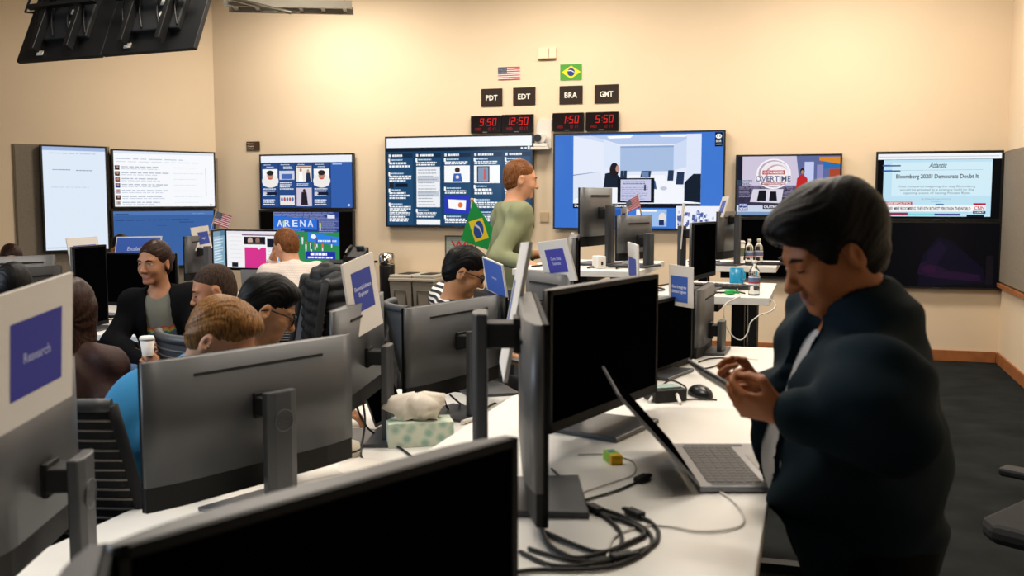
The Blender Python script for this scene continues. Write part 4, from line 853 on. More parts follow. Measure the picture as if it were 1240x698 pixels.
# hinge: near corner and far corner come from the desk plane
hn = PZ(845, 598, ZR); hf = PZ(808, 540, ZR); dv = (hf - hn).normalized(); hf2 = hn + dv*.36
LAP = laptop('open grey laptop with its keyboard toward the phone-holding man', (hn.x, hn.y), (hf2.x, hf2.y), .36, .25, 42, ZR)
# charger cable of the laptop
m_wc = mat('white_cable', '#dcd8d0', .45)
def cable(name, label, pts, r, m, cat='cable', ends=None, group=None, z=None, k=8):
    """pts: (px, py) on the plane z, or Vectors; ends: 'plug' at the last point"""
    V = [(PZ(q[0], q[1], (z if len(q) == 2 else q[2])) if not isinstance(q, Vector) else q) for q in pts]
    V = [Vector(v) + Vector((0, 0, r + .001)) for v in V]; o0 = V[0].copy(); L = spline([v - o0 for v in V], k)
    t = thing(name, label, cat, o0, 0, group); mb = MB(); mb.tube(L, r, 8); obj('cord', mb, m, t)
    if ends:
        d = (L[-1]-L[-3]).normalized(); q = Matrix.Rotation(math.atan2(d.y, d.x), 3, 'Z'); mb = MB(); mb.box(L[-1] + d*.018 + Vector((0, 0, .004)), (.042, .020, .012), q); mb.box(L[-1] + d*.045 + Vector((0, 0, .004)), (.014, .013, .007), q); obj('plug', mb, m, t, bevel=.003)
    return t
cable('charging_cable', 'white charging cable curving from the laptop over the desk', [(868, 596), (884, 606), (898, 622), (899, 637), (880, 644), (845, 646), (810, 640), (780, 640), (745, 652), (735, 680)], .0022, m_wc, z=ZR)
BK = m_blkm
cable('display_cable', 'thin black cable with a small plug reaching toward the yellow box', [(668, 570), (690, 592), (700, 608), (722, 604), (748, 596), (772, 586)], .0026, BK, z=ZR, ends='plug')
cable('thin_grey_cable', 'thin grey cable looping round the yellow and green box', [(700, 552), (735, 552), (765, 560), (768, 575), (745, 585), (712, 596), (705, 600)], .0013, mat('grey_cable', '#8f867a', .5), z=ZR)
G = 'thick black cables coiled on the near desk'
cable('power_cable', 'black cable ending in a thick plug lying nearest the yellow box', [(668, 622), (700, 620), (725, 625), (745, 640), (753, 655), (748, 668), (725, 672), (700, 665), (660, 648)], .004, BK, z=ZR, group=G)
cable('power_cable', 'black cable with its plug beside the thin charging cable', [(640, 668), (680, 680), (715, 684), (755, 676), (790, 664), (797, 648), (788, 636), (776, 630)], .004, BK, z=ZR, ends='plug', group=G)
cable('power_cable', 'black cable sweeping along the bottom edge of the desk', [(630, 672), (660, 686), (690, 690), (720, 686), (742, 682)], .004, BK, z=ZR, ends='plug', group=G)
cable('power_cable', 'black cable looping under the other two coils', [(648, 606), (682, 612), (735, 622), (775, 640), (790, 658), (775, 676), (740, 690), (700, 694), (650, 694), (625, 697)], .004, BK, z=ZR, group=G)
cable('power_cable', 'black cable with a fat connector in front of the edge-on monitor', [(655, 640), (664, 662), (680, 674), (700, 680), (735, 672), (764, 660), (780, 650), (760, 636), (738, 630), (727, 625)], .0045, BK, z=ZR, ends='plug', group=G)
cable('power_cable', 'black cable bending past the base of the edge-on monitor', [(628, 588), (632, 600), (640, 592), (660, 590), (688, 600), (698, 606), (696, 618), (680, 626)], .003, BK, z=ZR, group=G)
# box of gum
p = PZ(745, 562, ZR); t = thing('small_box', 'small yellow and green box on the near desk', 'box', (p.x, p.y, ZR), R(14))
mb = MB(); mb.box((0, -.004, .011), (.027, .018, .022)); obj('yellow_end', mb, mat('yellow_card', '#e6b400', .5), t, bevel=.001)
mb = MB(); mb.box((0, .026, .011), (.027, .042, .022)); obj('green_sleeve', mb, mat('green_card', '#7fb02a', .5), t, bevel=.001)
mb = MB(); mb.box((0, .028, .0225), (.015, .018, .0008)); obj('blue_mark', mb, mat('blue_card', '#2f6f8f', .5), t)
# mouse, adapters, docks on the middle right desk
p = PZ(848, 480, ZF); t = thing('computer_mouse', 'black computer mouse in front of the man\'s hands', 'mouse', (p.x, p.y, ZF), R(-70))
mb = MB(); mb.ball((0, 0, .006), (.062, .036, .034), 20); o = obj('mouse_shell', mb, m_blk, t)
for v in o.data.vertices: v.co.z = max(v.co.z, .001)
mb = MB(); mb.box((.03, 0, .033), (.02, .006, .008)); obj('scroll_wheel', mb, m_grey, t)
p = PZ(800, 492, ZF); t = thing('docking_station', 'small black dock with a pale top under the large monitor', 'dock', (p.x+.03, p.y+.1, ZF), R(20))
mb = MB(); mb.box((0, 0, .022), (.12, .09, .042)); obj('case', mb, m_blkm, t, bevel=.004)
mb = MB(); mb.box((0, 0, .046), (.09, .06, .006)); obj('top_pad', mb, mat('pale_teal', '#8fa8a0', .6), t)
cable('mouse_cable', 'black cable running from the dock round the mouse', [(800, 470), (812, 462), (830, 470), (828, 480), (812, 486), (840, 485), (868, 486)], .0028, BK, z=ZF)
cable('white_cable', 'thick white cable arching beside the large black monitor', [Vector(PZ(786, 490, ZF)), PZ(800, 481, ZF) + Vector((0, 0, .03)), PZ(815, 484, ZF) + Vector((0, 0, .03)), Vector(PZ(824, 492, ZF))], .006, m_wc)
cable('adapter_cable', 'black cable with an adapter near the far edge of the mouse desk', [(846, 440), (858, 436), (872, 435), (884, 436), (890, 442), (888, 452)], .003, BK, z=ZF)
cable('adapter_cable', 'black cable crossing behind the adapter cable', [(848, 448), (862, 446), (876, 440), (884, 436)], .003, BK, z=ZF)
p = PZ(897, 436, ZF); t = thing('white_adapter', 'small white adapter with a short lead on the mouse desk', 'adapter', (p.x, p.y, ZF), R(-10))
mb = MB(); mb.box((0, 0, .007), (.05, .03, .013)); obj('case', mb, wh, t, bevel=.003); mb = MB(); mb.tube([(.025, 0, .006), (.06, -.01, .004), (.07, -.012, .004)], .002, 6); obj('lead', mb, wh, t)
# white cable hanging in a loop from the mug desk
loop = [P(893, 349, 5.5), P(896, 358, 5.1), P(890, 363, 5.0), P(877, 372, 4.96), P(878, 392, 4.96), P(886, 407, 4.96), P(897, 413, 4.96), P(905, 405, 4.96), P(909, 392, 4.96), P(920, 383, 4.96), P(934, 378, 4.96), P(939, 370, 4.98), P(931, 362, 5.0)]
for i in (0, 1): loop[i].z = ZB
cable('white_cable', 'thin white cable hanging in a loop below the desk with the blue mug', loop, .0035, m_wc)
# cables behind the edge monitors and on the low desk
for (lab, pts, z) in (('black cable arching behind the tissue box', [PZ(470, 505, ZL), P(476, 500, 3.5), P(500, 497, 3.5), P(525, 503, 3.5), P(548, 525, 3.5)], ZL),
                      ('black cable hanging from the monitor with the Electoral sheet', [P(430, 488, 3.5), P(436, 505, 3.5), P(445, 520, 3.5), PZ(455, 528, ZL)], ZL),
                      ('black cable dropping behind the ringed logo stand', [P(440, 492, 3.45), P(442, 515, 3.45), PZ(437, 552, ZL), PZ(445, 560, ZL)], ZL),
                      ('black cable lying between the stands on the low desk', [PZ(470, 538, ZL), PZ(485, 545, ZL), PZ(500, 556, ZL)], ZL),
                      ('black cables bunched under the striped man\'s monitor', [P(545, 480, 3.8), PZ(560, 492, ZL), PZ(580, 500, ZL), PZ(600, 490, ZL), PZ(612, 505, ZL)], ZL),
                      ('black cable curling beside the striped man\'s stand', [P(535, 475, 3.9), PZ(545, 500, ZL), PZ(570, 505, ZL), PZ(600, 512, ZL), PZ(618, 530, ZL)], ZL)):
    cable('black_cable', lab, pts, .004, BK)
cable('white_cable', 'thick pale cable lying on the low desk behind the black monitor', [(560, 515), (585, 505), (610, 490), (640, 478)], .009, m_wc, z=ZL)
# tissue box
p = PZ(508, 537, ZL); t = thing('tissue_box', 'patterned green and white tissue box with a tissue pulled up', 'tissue box', (p.x, p.y, ZL), R(12))
mt = mat('tissue_box_print', '#cfdccb', .6, var=.0)
nt = mt.node_tree; vo = nt.nodes.new('ShaderNodeTexVoronoi'); vo.inputs['Scale'].default_value = 28; rp = nt.nodes.new('ShaderNodeValToRGB')
rp.color_ramp.elements[0].color = (*lin('#98bfae'), 1); rp.color_ramp.elements[1].color = (*lin('#d6ddcc'), 1); rp.color_ramp.elements[0].position = .2; rp.color_ramp.elements[1].position = .6
tc = nt.nodes.new('ShaderNodeTexCoord'); nt.links.new(tc.outputs['Object'], vo.inputs['Vector']); nt.links.new(vo.outputs['Distance'], rp.inputs['Fac']); nt.links.new(rp.outputs['Color'], nt.nodes['Principled BSDF'].inputs['Base Color'])
mb = MB(); mb.box((0, 0, .043), (.23, .115, .085)); obj('carton', mb, mt, t, bevel=.002)
mb = MB(); n = 18; vs = []
for (r, z) in ((.045, .084), (.05, .105), (.078, .13), (.06, .16), (.012, .175)):
    for i in range(n): a = 2*math.pi*i/n; rr = r*(1 + .35*math.sin(3*a+z*40)); vs.append((rr*math.cos(a)*1.3, rr*math.sin(a)*.6, z + .012*math.sin(5*a)))
mb.add(vs, [(j*n+i, j*n+(i+1) % n, (j+1)*n+(i+1) % n, (j+1)*n+i) for j in range(4) for i in range(n)] + [tuple(4*n+i for i in range(n))], 0, True); obj('tissue', mb, mat('soft_tissue', '#e6ddd0', .9), t)
# desk phone / speaker puck and heaps of paper
p = PZ(416, 553, ZL); t = thing('speaker_puck', 'cream round desk speaker behind the large grey monitor', 'speaker', (p.x, p.y, ZL))
mb = MB(); mb.lathe([(.05, .001), (.058, .02), (.054, .045), (.03, .055)], n=24); obj('shell', mb, mat('cream_plastic', '#cfc6b4', .5), t); mb = MB(); mb.lathe([(.0585, .022), (.0585, .028)], n=24); obj('dark_band', mb, m_blkm, t)
for i, (px, py, a) in enumerate(((398, 575, 10), (430, 575, -15), (380, 570, 30), (585, 545, 20), (610, 560, -10))):
    p = PZ(px, py, ZL); t = thing('loose_paper', ['loose white sheets of paper under the large grey monitor', 'white sheet of paper beside the round speaker', 'white sheet of paper below the ringed logo stand', 'white sheet of paper between the two monitor groups', 'white sheet of paper by the edge-on monitor'][i], 'paper', (p.x, p.y, ZL + .001 + i*.0012), R(a), 'loose papers on the low desk')
    mb = MB()
    for k in range(5): q = k/4; mb.add([(-.1 + .2*q, -.14, .001 + .012*math.sin(q*3)), (-.1+.2*q, .14, .001+.012*math.sin(q*3+.5))], [])
    mb.f = [(2*k, 2*k+2, 2*k+3, 2*k+1) for k in range(4)]; mb.m = [0]*4; mb.sm = [True]*4; mb.c = [None]*4
    o = obj('sheet', mb, m_paper, t); s = o.modifiers.new('t', 'SOLIDIFY'); s.thickness = .0006
# laptop in front of the hand at the low desk
p = PZ(455, 512, ZL)
laptop('grey laptop under the seated man\'s typing hand', (p.x+.02, p.y-.16), (p.x+.09, p.y+.13), .30, .21, 20, ZL)
laptop('closed-back grey laptop in front of the web page screen', (-2.02, 8.42), (-2.30, 8.42), .28, .2, 15, .80)
# tablets and papers beside the woman
for i, (px, py, a, s) in enumerate(((152, 417, 20, .8), (140, 428, 8, 1), (148, 432, 25, .9))):
    p = PZ(px, py, .80); t = thing('tablet', ['tablet with a lit screen on the stack beside the woman', 'silver tablet under the lit one', 'purple folder at the bottom of the stack'][i], 'tablet' if i < 2 else 'folder', (-2.32 + i*.03, 6.28 - i*.03, .80 + (2-i)*.010), R(a)); mb = MB(); mb.box((0, 0, .005), (.24*s, .17*s, .008)); obj('case', mb, (m_blk, m_alu, mat('purple_card', '#3c3470', .5))[i], t, bevel=.003)
    mb = MB(); mb.box((0, 0, .0096), (.22*s, .15*s, .0008)); obj('face_panel', mb, mat('pale_glass', '#aeb6bd', .2) if i < 2 else mat('purple_card', '#3c3470', .5), t)
for i, (lab, pts) in enumerate((('white cable curling on the desk beside the woman', [(-2.9, 6.6), (-2.72, 6.5), (-2.6, 6.62), (-2.5, 6.45), (-2.65, 6.3), (-2.45, 6.25)]), ('black cable crossing the papers beside the woman', [(-2.95, 6.5), (-2.8, 6.35), (-2.6, 6.55), (-2.4, 6.5)]), ('black cable beside the tall upright monitor', [(-2.8, 6.7), (-2.6, 6.72), (-2.45, 6.6), (-2.3, 6.7)]))):
    cable('desk_cable', lab, [Vector((x, y, .802)) for x, y in pts], .006, m_wc if i == 0 else BK)
for i, (x, y) in enumerate(((-2.55, 6.32), (-2.75, 6.42))):
    t = thing('paper_stack', ['stack of white papers beside the tablets', 'stack of white papers behind the white cable'][i], 'paper', (x, y, .80), R(20-30*i)); mb = MB(); mb.box((0, 0, .004), (.21, .28, .006)); obj('sheets', mb, m_paper, t)
# cables under the two standing-desk monitors
for i in range(5):
    x = .08 + i*.11; b0 = at_uv(BD1, x, .25); pts = [at_uv(BD1, x + .04*math.sin(i*2+k), .12 + .13*k) for k in range(5)]
    for v in pts: v.z = 1.221
    cable('black_cable', ['black cable nearest the standing man on his desk', 'black cable under the taller monitor', 'black cable between the two stands', 'black cable under the lower monitor', 'black cable at the open end of the standing desk'][i], pts, .005, BK, group='tangled cables on the standing desk')
for i in range(4):
    q = [at_uv(BD3, .0 + .16*i + .05*math.sin(k*2.1+i), .12 + .15*k) for k in range(5)]
    for v in q: v.z = ZB + .001 + i*.001
    cable('black_cable', ['black cable at the inner end of the mug desk', 'black cable behind the green gadget', 'black cable beside the keyboard', 'black cable passing the blue mug'][i], q, .004, BK, group='tangled cables on the mug desk')
for i in range(3):
    q = [at_uv(BD2, .1 + .14*i + .05*math.sin(k*1.7+i), .08 + .12*k) for k in range(5)]
    for v in q: v.z = ZB + .001 + i*.001
    cable('black_cable', ['black cable under the far grey monitor', 'black cable in front of the coffee cup', 'black cable between cup and bottles'][i], q, .005, BK, group='tangled cables on the cup desk')
# white power bricks on the standing desk end
for i, (u, v) in enumerate(((.45, .18), (.58, .42))):
    q = at_uv(BD1, u, v); t = thing('power_brick', ['white power brick in front of the lower monitor', 'white power brick at the open end of the standing desk'][i], 'adapter', (q.x, q.y, 1.22), R(20)); mb = MB(); mb.box((0, 0, .035), (.05, .08, .068)); obj('case', mb, m_paper, t, bevel=.004); mb = MB(); mb.box((0, -.041, .03), (.012, .003, .02)); obj('socket', mb, m_blkm, t)
# ------------------------------------------------------------------ bins and chrome-topped tower by the back wall
p = PW(468.5, 300, C_BR + NB*.35, UD); t = thing('fan_tower', 'tall black cylinder with a chrome top standing by the back wall', 'appliance', (p.x, p.y, 0))
mb = MB(); mb.lathe([(.13, 0), (.13, .02), (.05, .05), (.06, .3), (.082, .42), (.088, .85), (.088, .87)], n=28); obj('body', mb, m_blk, t)
mb = MB(); mb.lathe([(.090, .87), (.092, .90), (.092, .97), (.07, 1.0), (.03, 1.01)], n=28); obj('chrome_top', mb, mat('chrome', '#d8d2c8', .12, metal=1.), t)
m_bin = mat('grey_bin_plastic', '#8f8a80', .55); 
for i, (px, lab) in enumerate(((496, 'slim grey recycling bin nearer the black cylinder'), (523, 'slim grey recycling bin nearer the man in stripes'))):
    p = PW(px, 350, C_BR + NB*.3, UD); t = thing('recycling_bin', lab, 'bin', (p.x, p.y, 0), R(-17), 'slim grey recycling bins')
    mb = MB(); mb.add([(-.10, -.22, 0), (.10, -.22, 0), (.10, .22, 0), (-.10, .22, 0), (-.13, -.27, .7), (.13, -.27, .7), (.13, .27, .7), (-.13, .27, .7)], [(0, 3, 2, 1), (4, 5, 6, 7), (0, 1, 5, 4), (1, 2, 6, 5), (2, 3, 7, 6), (3, 0, 4, 7)]); obj('tub', mb, m_bin, t, bevel=.012)
    mb = MB(); mb.box((0, 0, .72), (.275, .56, .04)); mb.box((0, 0, .755), (.26, .54, .035)); obj('lid', mb, mat('light_bin_lid', '#b3ab9c', .55), t, bevel=.01)
    mb = MB(); mb.box((0, -.02, .775), (.14, .3, .008)); obj('slot', mb, m_blkm, t)
    mb = MB(); mb.tube([(-.07, -.255, .45), (-.07, -.262, .60), (.07, -.262, .60), (.07, -.255, .45)], .008, 6); obj('panel_mark', mb, mat('dark_bin_grey', '#625e57', .6), t)
# phone handset base behind the white-shirted man
p = P(431, 302, 9.6); t = thing('desk_telephone', 'black desk telephone on a cabinet below the football screen', 'telephone', (p.x, p.y, 1.0), R(-17))
mb = MB(); mb.add([(-.1, -.09, 0), (.1, -.09, 0), (.1, .09, 0), (-.1, .09, 0), (-.1, -.08, .05), (.1, -.08, .05), (.1, .08, .14), (-.1, .08, .14)], [(0, 3, 2, 1), (4, 5, 6, 7), (0, 1, 5, 4), (1, 2, 6, 5), (2, 3, 7, 6), (3, 0, 4, 7)]); obj('base', mb, m_blkm, t, bevel=.006)
mb = MB(); mb.box((.03, .03, .135), (.08, .02, .03), Matrix.Rotation(R(28), 3, 'X')); obj('display', mb, mat('phone_display', '#3c4650', .2), t)
mb = MB(); mb.tube(spline([(-.08, -.07, .075), (-.08, 0, .12), (-.08, .07, .145)], 4), .016, 8); obj('handset', mb, m_blk, t)
t = thing('wooden_cabinet', 'low wooden cabinet under the football screen', 'cabinet', (p.x-.12, p.y+.03, 0), R(-17))
mb = MB(); mb.box((0, 0, .49), (.46, .42, .98)); obj('body', mb, m_wood, t, bevel=.004); mb = MB(); mb.box((0, 0, .99), (.50, .46, .02)); obj('cabinet_top', mb, m_bot, t)
for s in (-1, 1): mb = MB(); mb.box((s*.112, -.216, .49), (.21, .012, .92)); dr_ = obj('door', mb, m_wood, t, bevel=.002); mb = MB(); mb.tube([(s*.04, -.24, .55), (s*.04, -.24, .67)], .006, 6); obj('handle', mb, m_galv, dr_)
# ------------------------------------------------------------------ figures: blended solids turned into one smooth surface
F32 = np.float32
class Solid:
    def __init__(s, lo, hi, h):
        s.h = h; s.lo = np.array(lo, float) - 3*h; n = np.ceil((np.array(hi, float) + 3*h - s.lo) / h).astype(int) + 1
        s.A = np.full(tuple(n), 1., F32); s.n = n
    def _win(s, lo, hi):
        a = np.maximum(np.floor((lo - s.lo)/s.h).astype(int), 0); b = np.minimum(np.ceil((hi - s.lo)/s.h).astype(int) + 1, s.n)
        if (b <= a).any(): return None, None
        g = [(s.lo[i] + s.h*np.arange(a[i], b[i])).astype(F32) for i in range(3)]
        return (slice(a[0], b[0]), slice(a[1], b[1]), slice(a[2], b[2])), (g[0][:, None, None], g[1][None, :, None], g[2][None, None, :])
    def _mix(s, w, d, k, op):
        A = s.A[w]
        if op == '-': 
            B = -d; h = np.clip(.5 - .5*(A - B)/max(k, 1e-5), 0, 1); s.A[w] = A + (B-A)*h + k*h*(1-h) if k > 0 else np.maximum(A, B)
        else:
            h = np.clip(.5 + .5*(A - d)/max(k, 1e-5), 0, 1); s.A[w] = (A + (d-A)*h - k*h*(1-h)) if k > 0 else np.minimum(A, d)
    def cap(s, a, b, ra, rb, k=.02, op='+'):
        a = np.array(a, float); b = np.array(b, float); m = max(ra, rb) + k + 2*s.h
        w, g = s._win(np.minimum(a, b) - m, np.maximum(a, b) + m)
        if w is None: return s
        ab = b - a; L2 = max(float(ab @ ab), 1e-9)
        px, py, pz = g[0]-F32(a[0]), g[1]-F32(a[1]), g[2]-F32(a[2])
        t = np.clip((px*F32(ab[0]) + py*F32(ab[1]) + pz*F32(ab[2])) / F32(L2), 0, 1)
        d = np.sqrt((px-t*F32(ab[0]))**2 + (py-t*F32(ab[1]))**2 + (pz-t*F32(ab[2]))**2) - (F32(ra) + t*F32(rb-ra))
        s._mix(w, d, k, op); return s
    def ell(s, c, r, Rm=None, k=.02, op='+'):
        c = np.array(c, float); r = np.array(r, float); m = r.max() + k + 2*s.h
        w, g = s._win(c - m, c + m)
        if w is None: return s
        px, py, pz = g[0]-F32(c[0]), g[1]-F32(c[1]), g[2]-F32(c[2])
        if Rm is not None:
            q = [(F32(Rm[0][i])*px + F32(Rm[1][i])*py + F32(Rm[2][i])*pz) for i in range(3)]   # R^T p
        else: q = [px, py, pz]
        k0 = np.sqrt((q[0]/F32(r[0]))**2 + (q[1]/F32(r[1]))**2 + (q[2]/F32(r[2]))**2)
        k1 = np.sqrt((q[0]/F32(r[0]**2))**2 + (q[1]/F32(r[1]**2))**2 + (q[2]/F32(r[2]**2))**2)
        d = k0*(k0-1)/np.maximum(k1, 1e-6); s._mix(w, d, k, op); return s
    def half(s, p, n, k=.005):      # cut away the side the normal points to
        p = np.array(p, float); n = np.array(n, float); n /= np.linalg.norm(n)
        w, g = s._win(s.lo, s.lo + s.h*s.n)
        d = (g[0]-F32(p[0]))*F32(n[0]) + (g[1]-F32(p[1]))*F32(n[1]) + (g[2]-F32(p[2]))*F32(n[2])
        A = s.A[w]; h = np.clip(.5 - .5*(A - d)/max(k, 1e-5), 0, 1); s.A[w] = A + (d-A)*h + k*h*(1-h); return s
    def mesh(s, name, mats, origin, disp=None, matfn=None):
        A = s.A; h = s.h; ins = A < 0
        cnt = np.zeros(tuple(s.n - 1), np.int8)
        for dx in (0, 1):
            for dy in (0, 1):
                for dz in (0, 1): cnt += ins[dx:s.n[0]-1+dx, dy:s.n[1]-1+dy, dz:s.n[2]-1+dz]
        act = (cnt > 0) & (cnt < 8); idx = np.argwhere(act); ids = np.full(act.shape, -1, np.int32); ids[act] = np.arange(len(idx))
        co = np.array([(i, j, k) for i in (0, 1) for j in (0, 1) for k in (0, 1)])
        val = np.stack([A[idx[:, 0]+c[0], idx[:, 1]+c[1], idx[:, 2]+c[2]] for c in co], 1)
        acc = np.zeros((len(idx), 3)); num = np.zeros(len(idx))
        for a in range(8):
            for b in range(a+1, 8):
                if abs(co[a]-co[b]).sum() != 1: continue
                va, vb = val[:, a], val[:, b]; x = (va < 0) != (vb < 0)
                t = np.where(x, va/np.where(x, va - vb, 1), 0); acc += np.where(x[:, None], co[a] + t[:, None]*(co[b]-co[a]), 0); num += x
        V = s.lo + h*(idx + acc/num[:, None]); Fc = []
        for ax in range(3):
            b1, b2 = (ax+1) % 3, (ax+2) % 3
            sl0 = [slice(1, s.n[i]-1) for i in range(3)]; sl0[ax] = slice(0, s.n[ax]-1); sl1 = list(sl0); sl1[ax] = slice(1, s.n[ax])
            p = ins[tuple(sl0)]; q = ins[tuple(sl1)]
            for sgn in (0, 1):
                e = np.argwhere((p & ~q) if sgn == 0 else (~p & q))
                if not len(e): continue
                off = np.array([1, 1, 1]); off[ax] = 0; e = e + off; c = []
                for (u, v) in ((0, 0), (1, 0), (1, 1), (0, 1)):
                    o = e.copy(); o[:, b1] -= u; o[:, b2] -= v; c.append(ids[o[:, 0], o[:, 1], o[:, 2]])
                c = np.stack(c, 1); Fc.append(c if sgn == 0 else c[:, ::-1])
        Fc = np.concatenate(Fc); Fc = Fc[(Fc >= 0).all(1)]
        if disp is not None:
            Nn = np.cross(V[Fc[:, 2]] - V[Fc[:, 0]], V[Fc[:, 3]] - V[Fc[:, 1]]); vn = np.zeros_like(V)
            for i in range(4): np.add.at(vn, Fc[:, i], Nn)
            vn /= np.maximum(np.linalg.norm(vn, axis=1, keepdims=True), 1e-9); V = V + vn*disp(V)[:, None]
        og = np.array(origin, float); me = bpy.data.meshes.new(name)
        me.vertices.add(len(V)); me.vertices.foreach_set('co', (V - og).astype(F32).ravel())
        me.loops.add(len(Fc)*4); me.loops.foreach_set('vertex_index', Fc.astype(np.int32).ravel())
        me.polygons.add(len(Fc)); me.polygons.foreach_set('loop_start', np.arange(0, len(Fc)*4, 4, dtype=np.int32)); me.polygons.foreach_set('loop_total', np.full(len(Fc), 4, np.int32))
        me.polygons.foreach_set('use_smooth', np.ones(len(Fc), bool))
        for m in (mats if isinstance(mats, (list, tuple)) else [mats]): me.materials.append(m)
        if matfn is not None: me.polygons.foreach_set('material_index', matfn(V[Fc].mean(1)).astype(np.int32))
        me.update(calc_edges=True); me.validate(); return me

def folds(amp, f=1., seed=0, dirn=None):
    r = np.random.RandomState(seed); K = r.normal(size=(5, 3)); K /= np.linalg.norm(K, axis=1, keepdims=True)
    if dirn is not None:
        dn = np.array(dirn, float); dn /= np.linalg.norm(dn); K = K*.55 + dn; K /= np.linalg.norm(K, axis=1, keepdims=True)
    fr = np.array([24, 37, 52, 71, 95])*f; ph = r.uniform(0, 6.28, 5); am = np.array([1, .8, .6, .35, .2])
    def g(V):
        w = V + .03*np.sin(V[:, [1, 2, 0]]*17 + seed); o = 0
        for i in range(5): o = o + am[i]*np.sin(w @ (K[i]*fr[i]) + ph[i])
        return amp*o/1.6
    return g

def frame(yaw, pitch=0., roll=0.):
    """columns: right-of-body, forward, up. yaw 0 faces +y (away from the camera); positive turns towards -x; pitch > 0 looks down; roll > 0 leans to its right"""
    return np.array(Matrix.Rotation(R(yaw), 3, 'Z') @ Matrix.Rotation(R(-pitch), 3, 'X') @ Matrix.Rotation(R(roll), 3, 'Y'))
def XF(c, Rm, p, s=1.): return np.array(c) + Rm @ (np.array(p, float)*s)

def head_solid(S, c, Rm, s=1., fem=False, wide=1.):
    wide = wide*(.96 if fem else 1)
    """skull, jaw, face and ears, blended; c sits midway between the ears at eye level"""
    T = lambda p: XF(c, Rm, (p[0]*wide, p[1], p[2]), s)
    E = lambda p, r, k=.02, op='+': S.ell(T(p), np.array(r)*s*np.array([wide, 1, 1]), Rm, k*s, op)
    C = lambda a, b, ra, rb, k=.008, op='+': S.cap(T(a), T(b), ra*s, rb*s, k*s, op)
    E((0, -.018, .032), (.074, .096, .086)); E((0, .022, -.012), (.063, .070, .080), .03)
    j = .9 if fem else 1.
    E((0, .030, -.066), (.049*j, .050, .042), .03); C((-.014*j, .070, -.098), (.014*j, .070, -.098), .016, .016, .02)
    for q in (-1, 1):
        E((q*.037, .056, -.034), (.024, .026, .026), .02)
        C((q*.012, .084, .019), (q*.046, .070, .020), .009, .008, .012)
        E((q*.031, .097, .000), (.016, .013, .010), .010, '-')
        E((q*.031, .0745, .0065), (.0155, .0150, .0085), .003); E((q*.031, .0735, -.0085), (.0150, .0145, .0075), .003)
        E((q*.0115, .098, -.040), (.0085, .010, .008), .006)
        Re = Rm @ np.array(Matrix.Rotation(R(-q*18), 3, 'Z'))
        S.ell(T((q*.077, -.014, -.012)), np.array([.009, .021, .032])*s, Re, .008*s); S.ell(T((q*.085, -.010, -.010)), np.array([.006, .011, .018])*s, Re, .003*s, '-')
    C((0, .084, .004), (0, .110, -.034), .008, .0105, .012); E((0, .108, -.038), (.010, .010, .009), .008)
    C((-.018, .083, -.066), (.018, .083, -.066), .0060, .0060, .006); C((-.015, .082, -.0765), (.015, .082, -.0765), .0072, .0072, .006)
    C((-.020, .094, -.0712), (.020, .094, -.0712), .0016, .0016, .003, '-')
FING = [(.030, .080, .0088, 1.0), (.010, .083, .0092, 1.08), (-.011, .080, .0088, 1.0), (-.031, .073, .0078, .82)]
def hand_solid(S, w, Rm, s=1., curl=(40, 45, 35), thumb=(.5, .5), flip=1, spread=1.):
    """w: wrist; Rm columns: thumb side, towards the fingers, back of the hand"""
    T = lambda p: XF(w, Rm, (p[0]*flip, p[1], p[2]), s)
    S.ell(T((0, .045, 0)), np.array([.040, .050, .0145])*s, Rm, .012*s); S.cap(T((0, -.03, 0)), T((0, .02, 0)), .027*s, .026*s, .02*s)
    for i, (x, y, r, L) in enumerate(FING):
        p = np.array((x*spread, y, 0.)); a = 0; Ls = (.040*L, .026*L, .021*L)
        S.cap(T((x*.7, y-.035, 0)), T(p), r*s*1.05, r*s, .006*s)
        for j in range(3):
            a += R(curl[j] * (1 + .08*i)); q = p + np.array((x*.10*spread if j == 0 else 0, math.cos(a)*Ls[j], -math.sin(a)*Ls[j]))
            S.cap(T(p), T(q), r*s*(1-.08*j), r*s*(.92-.08*j), .003*s); p = q
    b = np.array((.028, .018, -.004)); m = b + np.array((.026, .028, -.010-.012*thumb[0])); e = m + np.array((.012 - .024*thumb[0], .026, -.008-.016*thumb[1])); f = e + np.array((-.004 - .012*thumb[1], .020, -.006))
    S.cap(T(b), T(m), .0135*s, .0115*s, .010*s); S.cap(T(m), T(e), .0110*s, .0100*s, .003*s); S.cap(T(e), T(f), .0098*s, .0082*s, .003*s)

